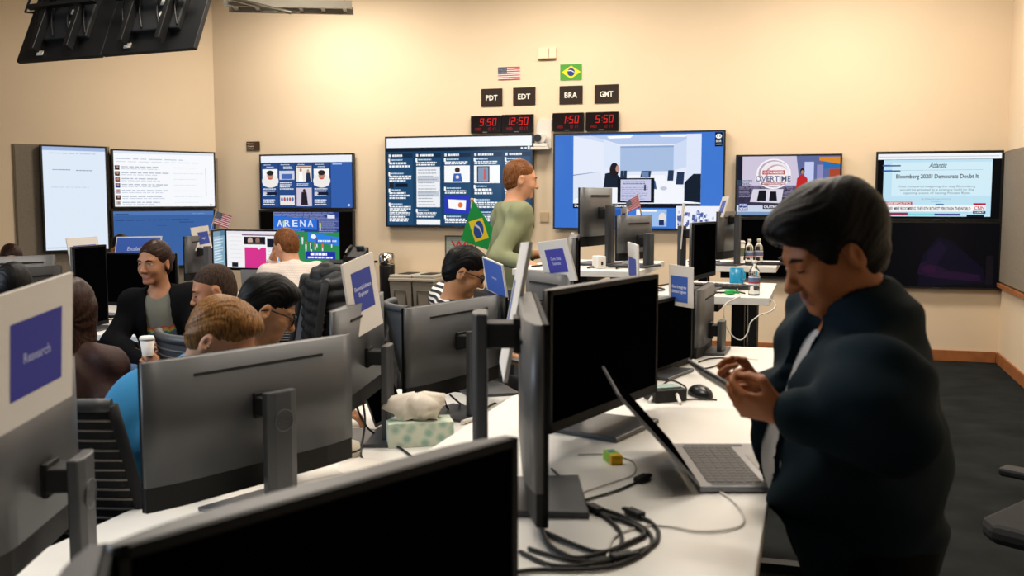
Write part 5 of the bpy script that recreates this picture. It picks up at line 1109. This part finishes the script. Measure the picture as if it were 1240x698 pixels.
def lerp(a, b, t): return np.array(a)*(1-t) + np.array(b)*t
SKIN = {}
def skin(n, c): 
    return mat('skin_' + n, c, .55, spec=.3, var=.08, vscale=30, sss=.05)
def hair_solid(h, c, Rm, s, style, wide=1.):
    T = lambda p: XF(c, Rm, (p[0]*wide, p[1], p[2]), s)
    cc = np.array(c); S = Solid(cc - .24*s - (0 if style != 'long' else .25), cc + .2*s, h)
    E = lambda p, r, k=.02, op='+': S.ell(T(p), np.array(r)*s*np.array([wide, 1, 1]), Rm, k*s, op)
    n = lambda v: Rm @ np.array(v, float)
    g = {'buzz': .002, 'short': .007, 'thick': .007, 'full': .019, 'long': .010, 'bun': .006, 'thin': .004}[style]
    E((0, -.018, .034), (.074+g*.7, .096+g*.8, .086+g)); E((0, -.045, -.02), (.064+g*.3, .064+g*.3, .070+g*.3), .03)
    if style == 'thick': E((0, .015, .088), (.058, .070, .034), .03); E((.0, .055, .072), (.052, .040, .030), .02)
    if style == 'full': E((0, .015, .091), (.066, .082, .038), .04); E((.0, .070, .074), (.058, .040, .034), .03); E((0, -.07, .05), (.075, .06, .07), .03)
    if style == 'long':
        for q in (-1, 1): S.cap(T((q*.055, -.03, .0)), T((q*.055, -.05, -.20)), .038*s, .030*s, .03*s)
        S.cap(T((0, -.07, .0)), T((0, -.085, -.24)), .05*s, .04*s, .04*s)
    if style == 'bun': E((0, -.12, .02), (.04, .035, .04), .02)
    # face opening, nape and ears
    kk = .006
    S.half(T((0, {'thin': .066, 'buzz': .070, 'thick': .086, 'full': .100, 'short': .078, 'bun': .072, 'long': .078}[style], .062)), n((0, .93, -.42)), kk*s)
    if style in ('long',): 
        E((0, .095, -.035), (.056, .075, .095), .004, '-')
    else:
        E((0, .100, -.030), (.082, .088, .092) if style != 'bun' else (.064, .084, .098), .004, '-')
        S.half(T((0, 0, -.085 if style not in ('thin', 'thick') else -.066)), n((0, .35, -1)), kk*s)
        for q in (-1, 1): S.ell(T((q*.09, .003 + (.012 if style == 'bun' else 0), -.030 - (.012 if style == 'bun' else 0))), np.array([.03, .030, .052])*s*(.8 if style == 'bun' else 1), Rm, .006*s, '-')
    return S, T
def brow_eye(t, c, Rm, s, org, hm, eyes='open', wide=1., iris='#2a1a12'):
    T = lambda p: Vector(XF(c, Rm, (p[0]*wide, p[1], p[2]), s) - np.array(org))
    for q in (-1, 1):
        mb = MB(); mb.tube([T((q*.014, .0935, .017)), T((q*.03, .0915, .0225)), T((q*.048, .080, .018))], [.0026*s, .0036*s, .0018*s], 6); obj('eyebrow', mb, hm, t)
        if eyes == 'open':
            mb = MB(); mb.ball(T((q*.031, .0745, -.0005)), .0130*s, 16); o = obj('eyeball', mb, mat('eye_white', '#b9aea6', .3), t)
            d = Vector(Rm @ np.array((0, 1., -.05))); mb = MB(); mb.ball(T((q*.031, .0745+.0080, -.0005)), (.0064*s, .0064*s, .0064*s), 12); obj('iris', mb, mat('iris_dark', iris, .15), o)
            mb = MB(); mb.tube([T((q*.019, .0850, .0020)), T((q*.031, .0890, .0050)), T((q*.043, .0830, .0025))], .0011*s, 6); obj('eyelid', mb, hm, t)
        else:
            mb = MB(); mb.tube([T((q*.020, .0875, -.005)), T((q*.031, .0895, -.0075)), T((q*.044, .0830, -.004))], .0015*s, 6); obj('eyelashes', mb, hm, t)
def glasses(t, c, Rm, s, org, m, wide=1.):
    T = lambda p: Vector(XF(c, Rm, (p[0]*wide, p[1], p[2]), s) - np.array(org))
    g = bpy.data.objects.new('glasses', None); COL.objects.link(g); g.parent = t
    for q in (-1, 1):
        pts = [T((q*.033 + .024*math.copysign(abs(math.cos(a))**.7, math.cos(a)), .103 - .10*abs(.033 + q*.024*math.cos(a))**1.2*.0 - abs(q*.033 + .024*math.cos(a))*.12, -.003 + .0175*math.copysign(abs(math.sin(a))**.7, math.sin(a)))) for a in [2*math.pi*i/20 for i in range(20)]]
        mb = MB(); mb.tube(pts, .0036*s, 6, closed=True); obj('rim', mb, m, g)
        mb = MB(); mb.tube([T((q*.057, .096, .004)), T((q*.074, .06, .006)), T((q*.080, -.005, .002)), T((q*.079, -.03, -.012))], .0028*s, 6); obj('temple', mb, m, g)
    mb = MB(); mb.tube([T((-.010, .102, .004)), T((0, .104, .007)), T((.010, .102, .004))], .0020*s, 6); obj('bridge', mb, m, g)
    return g

def person(label, head, hy=(0, 0, 0), s=1., skinm=None, hairm=None, style='short', h=.006, pelvis=None, chest=None, cyaw=None, lean=None, arms=None, hands=None, legs=None, armf=None, hump=0., tk=.05, shf=0.,
           top=None, trous=None, under=None, open_w=0., eyes='open', specs=None, shoes=None, fat=1., fem=False, wrinkle=.006, sleeve=1., parts=True, wide=1., feature=None, collar=None, belly=0., group=None, hh=None, topmat=None, hairf=1.):
    """head: centre; hy: head yaw, pitch, roll; cyaw: chest yaw; arms: ((elbow, wrist), (elbow, wrist)) for -x side (left in body frame right=+x) then +x side; legs: ((knee, ankle), ...)"""
    head = np.array(head, float); Rh = frame(*hy); cy = hy[0] if cyaw is None else cyaw; Rc = frame(cy, 0, 0)
    pelvis = np.array(pelvis, float)
    nb = XF(head, Rh, (0, -.035, -.11), s) ; nb = nb*.75 + .25*(head + np.array((0, 0, -.15*s)))
    nb = nb + (pelvis - nb)/np.linalg.norm(pelvis - nb)*.05*s          # base of the neck
    up = (nb - pelvis); L = np.linalg.norm(up); up = up/L; rt = Rc[:, 0]; rt = rt - up*(rt @ up); rt /= np.linalg.norm(rt); fw = np.cross(up, rt); Rt = np.stack([rt, fw, up], 1)
    TT = lambda x, y, z: nb + rt*x*s + fw*y*s + up*z*s
    sw = (.155 if fem else .178) * (1 + (fat-1)*.25)
    sh = [TT(-sw, -.005 + shf, -.055), TT(sw, -.005 + shf, -.055)]; ch = TT(0, .012 - hump, -.20); bl = pelvis + up*.16*s - fw*hump*.6
    hip = [pelvis - rt*.095*s, pelvis + rt*.095*s]
    arms = arms or [(sh[0] + np.array((0, 0, -.28*s)) , sh[0] + np.array((0, 0, -.28*s)) + fw*.25*s), (sh[1] + np.array((0, 0, -.28*s)), sh[1] + np.array((0, 0, -.28*s)) + fw*.25*s)]
    arms = [tuple(np.array(q, float) for q in a) for a in arms]
    legs = legs or [(hip[0] + fw*.43*s, hip[0] + fw*.43*s + np.array((0, 0, -.42*s))), (hip[1] + fw*.43*s, hip[1] + fw*.43*s + np.array((0, 0, -.42*s)))]
    legs = [tuple(np.array(q, float) for q in a) for a in legs]
    allp = np.array([head + .16*s, head - .16*s, pelvis, *sh, *hip] + [q for a in arms for q in a] + [q for a in legs for q in a])
    org = np.array((pelvis[0], pelvis[1], 0.)); t = thing('person', label, 'person', org, 0, group)
    lo, hi = allp.min(0) - .2, allp.max(0) + .2; lo[2] = max(lo[2], -.01)
    def torso(S, g, k=.05, neck=False, bottom=None, arms_=1., sl=1.):
        S.ell(ch, np.array([.150*(1+(fat-1)*.7), .108*fat, .17])*s + g, Rt, k); S.ell(TT(0, .012 - hump*.7, -.10), np.array([.135, .085, .10])*s + g, Rt, k)
        S.ell(bl + fw*belly*.5, np.array([.135*fat, .105*fat + belly*.5, .15])*s + g, Rt, k); S.ell(pelvis, np.array([.155*fat, .115*fat, .12])*s + g, Rt, k)
        for i in (0, 1):
            S.cap(TT(0, -.01, -.035), sh[i], .052*s + g, .052*s + g, k); S.ell(sh[i], np.array([.058, .058, .058])*s + g, Rt, .04)
        if neck: pass
    af = fat if armf is None else armf
    def arm(S, i, g, sl=1., k=.03, cuff=0.):
        e, w = arms[i]; S.cap(sh[i], e, (.050*af)*s + g, .040*s + g, k)
        S.cap(e, lerp(e, w, min(sl, 1)), .040*s + g, lerp([.040], [.028], sl)[0]*s + g + cuff, k)
    # ---- body: one continuous skin surface
    B = Solid(lo, hi, h)
    head_solid(B, head, Rh, s, fem, wide)
    B.cap(XF(head, Rh, (0, -.022, -.05), s), nb, (.048 if fem else .056)*s*(1+(fat-1)*.6), (.054 if fem else .064)*s, .03*s)
    torso(B, -.004)
    for i in (0, 1):
        arm(B, i, -.002); 
        H = (hands[i] if hands else None) or {}
        e, w = arms[i]; d = (w - e)/np.linalg.norm(w - e); d = np.array(H.get('dir', d), float); d /= np.linalg.norm(d)
        bk = np.array(H.get('back', (0, 0, 1)), float); bk = bk - d*(bk @ d); bk /= np.linalg.norm(bk); th = np.cross(d, bk)
        hand_solid(B, w, np.stack([th, d, bk], 1), s*H.get('s', 1.), H.get('curl', (25, 30, 20)), H.get('thumb', (.4, .3)), flip=(-1 if i == 1 else 1)*H.get('flip', 1), spread=H.get('spread', 1.))
    for i in (0, 1):
        kn, an = legs[i]; B.cap(hip[i], kn, .078*s*fat, .052*s, .04); B.cap(kn, an, .052*s, .036*s, .02); B.ell(an + fw*.06*s + np.array((0, 0, -.03)), np.array((.036, .11, .030))*s, Rt if False else Rc, .02)
    lipc = XF(head, Rh, (0, .088, -.0715), s); sk = skinm
    lipm = mat('lips_' + sk.name, '#a8695a' if 'dark' not in sk.name else '#7a463a', .45)
    def lips(Cn):
        q = (Cn - head) @ Rh / s; return ((abs(q[:, 0]) < .021) & (abs(q[:, 2] + .0715) < .011) & (q[:, 1] > .082)).astype(int)
    obj('body', B.mesh('body', [sk, lipm], org, matfn=lips), [], t)
    # ---- trousers and shoes
    g = .010
    if trous:
        S = Solid(np.minimum.reduce([*hip, pelvis] + [q for a in legs for q in a]) - .22, np.maximum.reduce([*hip, pelvis] + [q for a in legs for q in a]) + .22, max(h, .008))
        S.ell(pelvis, np.array([.158*fat, .118*fat, .12])*s + g, Rt, .04)
        for i in (0, 1): kn, an = legs[i]; S.cap(hip[i], kn, .082*s*fat + g, .056*s + g, .04); S.cap(kn, lerp(kn, an, .94), .056*s + g, .045*s + g, .02)
        obj('trousers', S.mesh('trousers', trous, org, disp=folds(.004, 1., 5)), [], t)
    sm = shoes or mat('black_shoe_leather', '#18181a', .4)
    for i in (0, 1):
        an = legs[i][1]; f = Rc[:, 1]; c0 = np.array((an[0], an[1], .045)); S = Solid(c0 - .24, c0 + .24, .008)
        S.cap(c0 - f*.03, c0 + f*.15*s, .042, .034, .02); S.half((0, 0, .003), (0, 0, -1), .002); S.half((0, 0, .10), (0, 0, 1)); obj('shoe', S.mesh('shoe', sm, org), [], t)
    # ---- inner shirt under an open jacket
    tlo = np.minimum.reduce([ch, bl, pelvis, *sh] + [q for a in arms for q in a]) - .24; thi = np.maximum.reduce([nb, ch, pelvis, *sh] + [q for a in arms for q in a]) + .24
    neckcut = lambda S, r, dz=.0, dy=.03: S.ell(TT(0, dy, .055+dz), np.array([r*1.05, r*1.15, .085])*s, Rt, .008, '-')
    if under:
        S = Solid(tlo, thi, h); torso(S, .006); neckcut(S, .060)
        S.half(pelvis - up*.03, -up)
        obj('inner_shirt', S.mesh('inner_shirt', under, org, disp=folds(.003, 1, 8), matfn=(feature(TT, Rt, nb, s) if feature and open_w else None)), [], t)
    # ---- top garment
    S = Solid(tlo, thi, h); gg = .022 if open_w else .014; torso(S, gg, tk)
    if tk > .05:
        S.cap(TT(0, -.035, -.03), TT(0, -.035, -.26), .095*s, .15*s, .06)
        for i in (0, 1): S.cap(TT(0, -.02, -.045), sh[i] + up*.0, .075*s, .062*s, .05); S.cap(ch, lerp(sh[i], arms[i][0], .35), .10*s, .075*s, .06)
    for i in (0, 1): arm(S, i, gg*.9, min(sleeve, .84), .035, -.002)
    if collar == 'stand': S.cap(TT(0, -.012, -.02), TT(0, -.004, .035), .074*s, .068*s, .03)
    if collar == 'shirt': S.cap(TT(0, -.008, -.02), TT(0, .0, .022), .066*s, .064*s, .015)
    neckcut(S, .060 if not open_w else .064, .0 if collar is None else .045, .03 if collar != 'stand' else .018)
    if open_w:
        e = fw*.19*s
        for z in np.linspace(.02, -.62, 14): 
            wd = open_w*(1 if z > -.15 else 1.05); p = TT(0, .0, z); q = p + fw*.26*s; S.cap(p + fw*(.085*s + belly*.4), q, wd*.9, wd*1.3, .006, '-')
    S.half(pelvis - up*(.06 if not open_w else .15)*s, -up, .01)
    for i in (0, 1):
        e, w = arms[i]
        pass
    obj('jacket' if open_w else 'shirt', S.mesh('top', top, org, disp=folds(wrinkle, .8, 3 + int(abs(head[0]*100)) % 7, dirn=(rt*.6+up*.8)), matfn=(feature(TT, Rt, nb, s) if feature and not open_w else None)), [], t)
    # ---- hair, brows, eyes
    if hairm:
        Hs, T = hair_solid(hh or min(h, .005), head, Rh, s, style, wide)
        r = np.random.RandomState(int(abs(head[0]*1000)) % 99); 
        def strands(V):
            q = (V - head) @ Rh; a = np.arctan2(q[:, 0], q[:, 2] + .05*s) + .25*np.sin(q[:, 1]*22 + 1.3); b = q[:, 1]
            return (.0006*np.sin(a*47 + b*25) + .0005*np.sin(a*71 - b*40) + .0014*np.sin(a*9 + b*31))*(0 if style == 'buzz' else hairf)
        obj('hair', Hs.mesh('hair', hairm, org, disp=strands), [], t)
        brow_eye(t, head, Rh, s, org, hairm if style != 'buzz' else mat('dark_brow', '#1d1410', .8), eyes, wide)
    if specs: glasses(t, head, Rh, s, org, specs, wide)
    return t, dict(sh=sh, nb=nb, Rt=Rt, hip=hip, Rc=Rc, TT=TT, org=org, fw=fw, rt=rt, up=up)
def hair_mat(name, c, c2=None, rough=.45):
    m = mat(name, c, rough, spec=.14, bump=.0); nt = m.node_tree; b = nt.nodes['Principled BSDF']
    tc = nt.nodes.new('ShaderNodeTexCoord'); mp = nt.nodes.new('ShaderNodeMapping'); mp.inputs['Scale'].default_value = (1, 1, .15)
    n = nt.nodes.new('ShaderNodeTexNoise'); n.inputs['Scale'].default_value = 190; n.inputs['Detail'].default_value = 4
    nt.links.new(tc.outputs['Object'], mp.inputs[0]); nt.links.new(mp.outputs[0], n.inputs['Vector'])
    rp = nt.nodes.new('ShaderNodeValToRGB'); rp.color_ramp.elements[0].position = .35; rp.color_ramp.elements[1].position = .65
    rp.color_ramp.elements[0].color = (*lin(c), 1); rp.color_ramp.elements[1].color = (*lin(c2 or c), 1)
    nt.links.new(n.outputs['Fac'], rp.inputs['Fac']); nt.links.new(rp.outputs['Color'], b.inputs['Base Color'])
    bp = nt.nodes.new('ShaderNodeBump'); bp.inputs['Strength'].default_value = .5; bp.inputs['Distance'].default_value = .002; nt.links.new(n.outputs['Fac'], bp.inputs['Height']); nt.links.new(bp.outputs['Normal'], b.inputs['Normal'])
    return m
hm_black = hair_mat('black_hair', '#060505', '#100e0e', .5); hm_brown = hair_mat('dark_brown_hair', '#1d120d', '#3a241a', .4)
hm_fair = hair_mat('fair_hair', '#55381a', '#94683a'); hm_ginger = hair_mat('ginger_brown_hair', '#593419', '#86532d'); hm_buzz = hair_mat('buzz_cut_hair', '#2c211b', '#4a3a30', .8)
sk_tan = skin('tan', '#b9805f'); sk_light = skin('light', '#d49a78'); sk_brown = skin('dark_tan', '#a5663e'); sk_olive = skin('olive', '#b07c5c'); sk_asian = skin('warm', '#c08a62')
V3 = lambda *a: np.array(a, float)

# ---------------- the man with the phone at the right
m_navy = mat('dark_navy_jacket_cloth', '#0b1d26', .85, spec=.15, sheen=.0, bump=.3, bscale=700, var=.1)
m_shirtw = mat('pale_grey_shirt', '#9c9b9c', .8, bump=.2, bscale=500)
d0 = 1.92
hc = np.array(P(1005, 303, d0)); pel = V3(.715, 1.98, .93)
wl = np.array(P(945, 497, 1.80)); el = np.array(P(1088, 530, 1.73))       # arm on the camera side
wr = np.array(P(922, 470, 2.03)); er = np.array(P(985, 520, 2.18))
PM, I1 = person('man in a dark navy jacket standing at the right, looking down at his phone', hc, (97, 25, 0), .95, sk_brown, hm_black, 'full', .0055,
    pelvis=pel, cyaw=88, arms=((el, wl), (er, wr)),
    hands=({'dir': (-1, .18, .12), 'back': (.1, -.75, -.6), 'curl': (48, 52, 36), 'thumb': (.9, .7), 's': .92}, {'dir': (-1, -.12, .10), 'back': (.0, .7, -.6), 'curl': (46, 52, 36), 'thumb': (.9, .7), 's': .92}),
    legs=((V3(.71, 1.88, .49), V3(.73, 1.88, .08)), (V3(.71, 2.08, .49), V3(.73, 2.08, .08))),
    top=m_navy, under=m_shirtw, open_w=.046, trous=mat('black_trousers', '#0c0c0e', .9, spec=.1), eyes='down', fat=1.2, armf=.95, tk=.075, shf=.035, belly=.07, wrinkle=.014, collar='stand', wide=1.04)
nk = []
for k in range(13):
    a_ = R(115 + 130*k/12); nk.append(I1['TT'](.056*math.sin(a_), -.006 + .062*math.cos(a_), .052 - .012*math.cos(a_)) - I1['org'])
mb = MB(); mb.tube(nk, .009, 8); obj('shirt_collar', mb, m_shirtw, PM)
# the phone between his two hands
pa, pb = np.array(P(853, 452, 1.93)), np.array(P(893, 476, 1.86))
ph = thing('mobile_phone', 'black mobile phone held in both hands by the man in navy', 'phone', (pa+pb)/2, 0)
X = Vector(pb - pa).normalized(); Yv = Vector((.25, .5, .82)); Yv = (Yv - X*Yv.dot(X)).normalized(); Zv = X.cross(Yv)
mx = Matrix((X, Zv, Yv)).transposed()      # columns: long side, width, screen normal
mb = MB(); mb.box((0, 0, 0), (.142, .070, .0075), mx); obj('phone_body', mb, m_blk, ph, bevel=.002)
mb = MB(); mb.box(mx @ Vector((0, 0, .0041)), (.130, .062, .0006), mx); obj('screen', mb, m_off, ph)

# ---------------- the standing man in green at the back
m_green = mat('olive_green_cotton', '#878a68', .9, bump=.3, bscale=500, sheen=.0)
d0 = 6.15; hc = np.array(P(631, 217, d0)); 
person('standing man in an olive green long-sleeved shirt facing the big video screen', hc, (-80, 8, 0), .99, sk_light, hm_ginger, 'thin', .009,
    pelvis=V3(-.06, 6.12, .98), cyaw=-72, arms=((V3(-.12, 6.42, 1.22), V3(.16, 6.35, 1.25)), (np.array(P(602, 312, 5.88)), np.array(P(640, 321, 5.80)))),
    legs=((V3(-.06, 6.22, .52), V3(-.08, 6.22, .08)), (V3(-.06, 6.02, .52), V3(-.08, 6.02, .08))),
    top=m_green, trous=mat('dark_jeans', '#26303c', .9), eyes='open', wrinkle=.008, hh=.006)
# ---------------- man in stripes
m_stripe = pattern_mat('striped_jersey', '#dedbd6', '#15161a', 'stripe', 38, .55)
hc = np.array(P(563, 329, 4.75))
T3, I3 = person('seated man with black glasses in a black and white striped T-shirt', hc, (-88, 24, 0), .96, sk_asian, hm_black, 'thick', .0065,
    pelvis=V3(-.30, 4.92, .58), cyaw=-75, arms=((V3(-.12, 5.12, .88), V3(.1, 5.0, .80)), (V3(-.14, 4.74, .90), V3(.08, 4.74, .80))),
    top=m_stripe, trous=mat('charcoal_trousers', '#1c1e22', .9), eyes='down', specs=m_blkm, sleeve=.35, wrinkle=.004)
chair('dark chair behind the man in stripes', (-.27, 4.95), R(-75), .46, .50, slats=False)
# ---------------- woman with the cup
m_black_knit = mat('black_cardigan_knit', '#0c0c0e', .95, spec=.1, bump=.4, bscale=400)
m_gt = mat('grey_tshirt', '#6f6e62', .9, bump=.2, bscale=500)
rb = [mat('rainbow_%s' % n, c, .8) for n, c in (('red', '#a04038'), ('orange', '#b0703a'), ('yellow', '#b09a44'), ('green', '#4f7a4c'), ('blue', '#3f5f96'))]
def rainbow(TT, Rt, nb, s):
    def f(Cn):
        q = (Cn - nb) @ Rt; m = (abs(q[:, 0]) < .085) & (q[:, 1] > .03) & (q[:, 2] < -.155) & (q[:, 2] > -.215)
        wob = .012*np.abs(np.sin(q[:, 0]*70)); k = np.floor((-.165 + wob - q[:, 2])/.009); return np.where(m & (k >= 0) & (k < 5), k + 1, 0)
    return f
hc = np.array(P(187, 318, 5.3)); cupw = np.array(P(186, 428, 4.98))
TW, IW = person('seated woman with dark tied-back hair in a black cardigan holding a paper cup', hc, (163, 4, 0), .98, sk_olive, hm_brown, 'bun', .0065, fem=True,
    pelvis=V3(-1.86, 5.45, .60), cyaw=185, arms=((V3(-1.66, 5.22, .84), np.array(P(211, 418, 5.02))), (V3(-2.12, 5.22, .84), np.array(P(196, 446, 4.96)))),
    hands=({'dir': (-.9, .0, -.2), 'back': (0, -1, .2), 'curl': (35, 40, 30)}, {'dir': (-.75, -.2, .65), 'back': (.3, -1, .1), 'curl': (50, 45, 30)}),
    legs=((V3(-1.72, 5.0, .62), V3(-1.75, 5.05, .1)), (np.array(P(160, 458, 4.75)), V3(-1.98, 4.80, .1))),
    top=m_black_knit, under=[m_gt] + rb, open_w=.075, feature=rainbow, trous=mat('blue_denim', '#3c5a80', .85, bump=.4, bscale=600, var=.3, vscale=12), wrinkle=.004)
chair('dark chair under the woman with the paper cup', (-1.84, 5.50), R(185), .40, .46)
cup('coffee_cup', 'white paper cup with a lid in the hand of the woman in the cardigan', Vector(P(179, 431, 4.93)), .026, .037, .085, m_paper, m_paper)
# ---------------- man with the buzz cut
hc = np.array(P(258, 351, 4.55))
person('seated man with a buzz cut looking down behind the fair-haired man', hc, (108, 16, 0), .96, sk_tan, hm_buzz, 'buzz', .0065, pelvis=V3(-1.30, 4.76, .50), cyaw=115, top=mat('white_blue_shirt', '#bcc2cc', .8),
    trous=mat('charcoal_trousers', '#1c1e22', .9), eyes='down', under=mat('white_collar_shirt', '#e0dedc', .8), open_w=.05, arms=((V3(-1.55, 4.55, .72), V3(-1.62, 4.3, .62)), (V3(-1.25, 5.0, .75), V3(-1.5, 4.95, .62))))
chair('dark chair of the man with the buzz cut, with the quilted jacket on its back', (-1.25, 4.80), R(115), .56, .52)
# ---------------- fair-haired man in blue
m_bluek = mat('teal_blue_sweater', '#2779a8', .9, bump=.3, bscale=500)
hc = np.array(P(270, 410, 2.98))
person('fair-haired man in a teal blue sweater bending behind the large grey monitor', hc, (-97, 32, 0), 1., sk_light, hm_fair, 'thick', .0065, hump=.11, pelvis=V3(-1.23, 3.04, .50), cyaw=-75, top=m_bluek,
    trous=mat('charcoal_trousers', '#1c1e22', .9), eyes='down', fat=1.12, arms=((V3(-.98, 3.38, .72), V3(-.78, 3.30, .77)), (V3(-1.10, 2.86, .84), V3(-.88, 3.02, .80))))
chair('office chair with a slatted mesh back at the left of the large grey monitor', (-1.17, 3.02), R(-25), .46, .46, col=m_dark)
# ---------------- man with glasses beside him
hc = np.array(P(325, 374, 3.75))
person('black-haired man with glasses leaning beside the fair-haired man', hc, (-72, 26, 0), 1.04, sk_asian, hm_black, 'thick', .0065, pelvis=V3(-1.08, 4.0, .50), cyaw=-75, top=mat('dark_blue_puffer_cloth', '#151c2c', .7),
    trous=mat('charcoal_trousers', '#1c1e22', .9), eyes='down', specs=m_blkm, arms=((V3(-.98, 4.1, .80), V3(-.70, 3.75, .80)), (V3(-1.02, 3.62, .76), V3(-.72, 3.50, .785))),
    hands=({'dir': (1, -.2, -.1), 'back': (0, 0, 1), 'curl': (20, 25, 20)}, {'dir': (.9, .2, 0), 'back': (0, 0, 1)}))
chair('grey mesh chair whose curved top shows in front of the woman\'s cup', (-1.03, 3.93), R(-42), .46, .50)
# ---------------- white-shirted man at the web page
m_check = pattern_mat('fine_check_shirt', '#ddd2c8', '#cdb9ae', 'check', 60, .2)
hc = np.array(P(346, 297, 7.25))
person('man in a pale checked shirt seen from behind, resting his face on his hand', hc, (52, 14, -6), 1., sk_light, hm_ginger, 'short', .009, pelvis=V3(-1.50, 7.0, .62), cyaw=22, top=m_check,
    trous=mat('charcoal_trousers', '#1c1e22', .9), wrinkle=.006, collar='shirt', arms=((np.array(P(328, 345, 7.5)), np.array(P(331, 313, 7.42))), (V3(-1.30, 7.30, .92), V3(-1.5, 7.5, .92))), hands=({'dir': (.2, -.1, 1), 'back': (-1, .2, 0)}, None), fat=1.08, hh=.006)
chair('dark chair under the man in the pale checked shirt', (-1.50, 6.95), R(20), .30, .52)
# ---------------- woman in the brown jacket, back to the camera
m_brown = mat('worn_brown_leather', '#3a211b', .65, spec=.3, bump=.6, bscale=60, var=.35, vscale=14)
hc = np.array(P(90, 374, 3.75))
person('woman with long dark hair in a worn brown leather jacket, seen from behind', hc, (15, 5, 0), .93, sk_light, hm_brown, 'long', .0065, fem=True, pelvis=V3(-1.68, 3.55, .46), cyaw=5, top=m_brown,
    trous=mat('charcoal_trousers', '#1c1e22', .9), wrinkle=.008, arms=((V3(-1.92, 3.6, .72), V3(-1.8, 3.85, .62)), (V3(-1.48, 3.56, .68), np.array(P(132, 500, 3.68)))), hands=(None, {'dir': (.25, .5, -.3), 'curl': (20, 20, 20)}))
chair('dark chair under the woman in the brown jacket', (-1.62, 3.50), R(5), .22, .40)
# ---------------- three heads at the left edge
m_dk = mat('black_top_cloth', '#131316', .9)
person('person with black hair at the left edge, head just above the near dark monitor', np.array(P(16, 352, 4.4)), (30, 10, 0), 1., sk_tan, hm_black, 'short', .009, pelvis=V3(-2.22, 4.4, .5), top=m_dk, trous=m_dk)
person('person with dark hair at the left edge, forehead just above the pale monitor', np.array(P(14, 315, 7.7)), (-150, 14, 0), 1., sk_light, hm_brown, 'short', .009, pelvis=V3(-3.95, 7.8, .5), top=m_dk, trous=m_dk)
person('person with dark hair behind the Escalations sheet', np.array(P(147, 303, 8.15)), (-170, 10, 0), 1., sk_brown, hm_black, 'thick', .009, pelvis=V3(-3.3, 8.3, .52), top=m_dk, trous=m_dk)

# ---------------- black quilted jacket over a chair, spare chairs
t = thing('quilted_jacket', 'black quilted down jacket hung over the chair back', 'jacket', (-.92, 4.95, 0))
S = Solid(V3(-1.7, 4.4, .5), V3(-.3, 5.5, 1.45), .008); bc = V3(-.915, 4.955, 0); f = V3(math.sin(R(-115)), math.cos(R(-115)), 0); r_ = V3(f[1], -f[0], 0)
for (x, z0, z1, rr) in ((-.13, .72, 1.14, .11), (.13, .72, 1.14, .11), (0, .72, 1.17, .12)): S.cap(bc + r_*x + V3(0, 0, z0), bc + r_*x + V3(0, 0, z1), rr, rr*.9, .04)
for q in (-1, 1): S.cap(bc + r_*q*.16 + V3(0, 0, 1.15), bc + r_*q*.27 - f*.02 + V3(0, 0, .78), .07, .06, .03)
def quilt(V): return .014*np.abs(np.sin(V[:, 2]*math.pi/.058 + .6*np.sin(V[:, 0]*18))) + .004*np.sin(V[:, 0]*60 + V[:, 1]*50)
obj('jacket_shell', S.mesh('jacket_shell', mat('black_nylon', '#0e1012', .6, spec=.3), (-.92, 4.95, 0), disp=quilt), [], t)
S = Solid(V3(-1.4, 4.4, 1.0), V3(-.4, 5.4, 1.5), .008); S.cap(bc - r_*.08 + V3(0, 0, 1.22), bc + r_*.08 + V3(0, 0, 1.22), .06, .06, .02); obj('jacket_collar', S.mesh('jacket_collar', mat('black_nylon', '#0e1012'), (-.92, 4.95, 0), disp=quilt), [], t)
chair('dark slatted chair in the gap under the desk with the blue mug', (1.62, 5.75), R(120), .52, .44)
q = P(1262, 600, 2.9); chair('dark chair whose foot shows at the right edge of the floor', (q.x + .38, 3.35), R(40), .5, .48, slats=False)
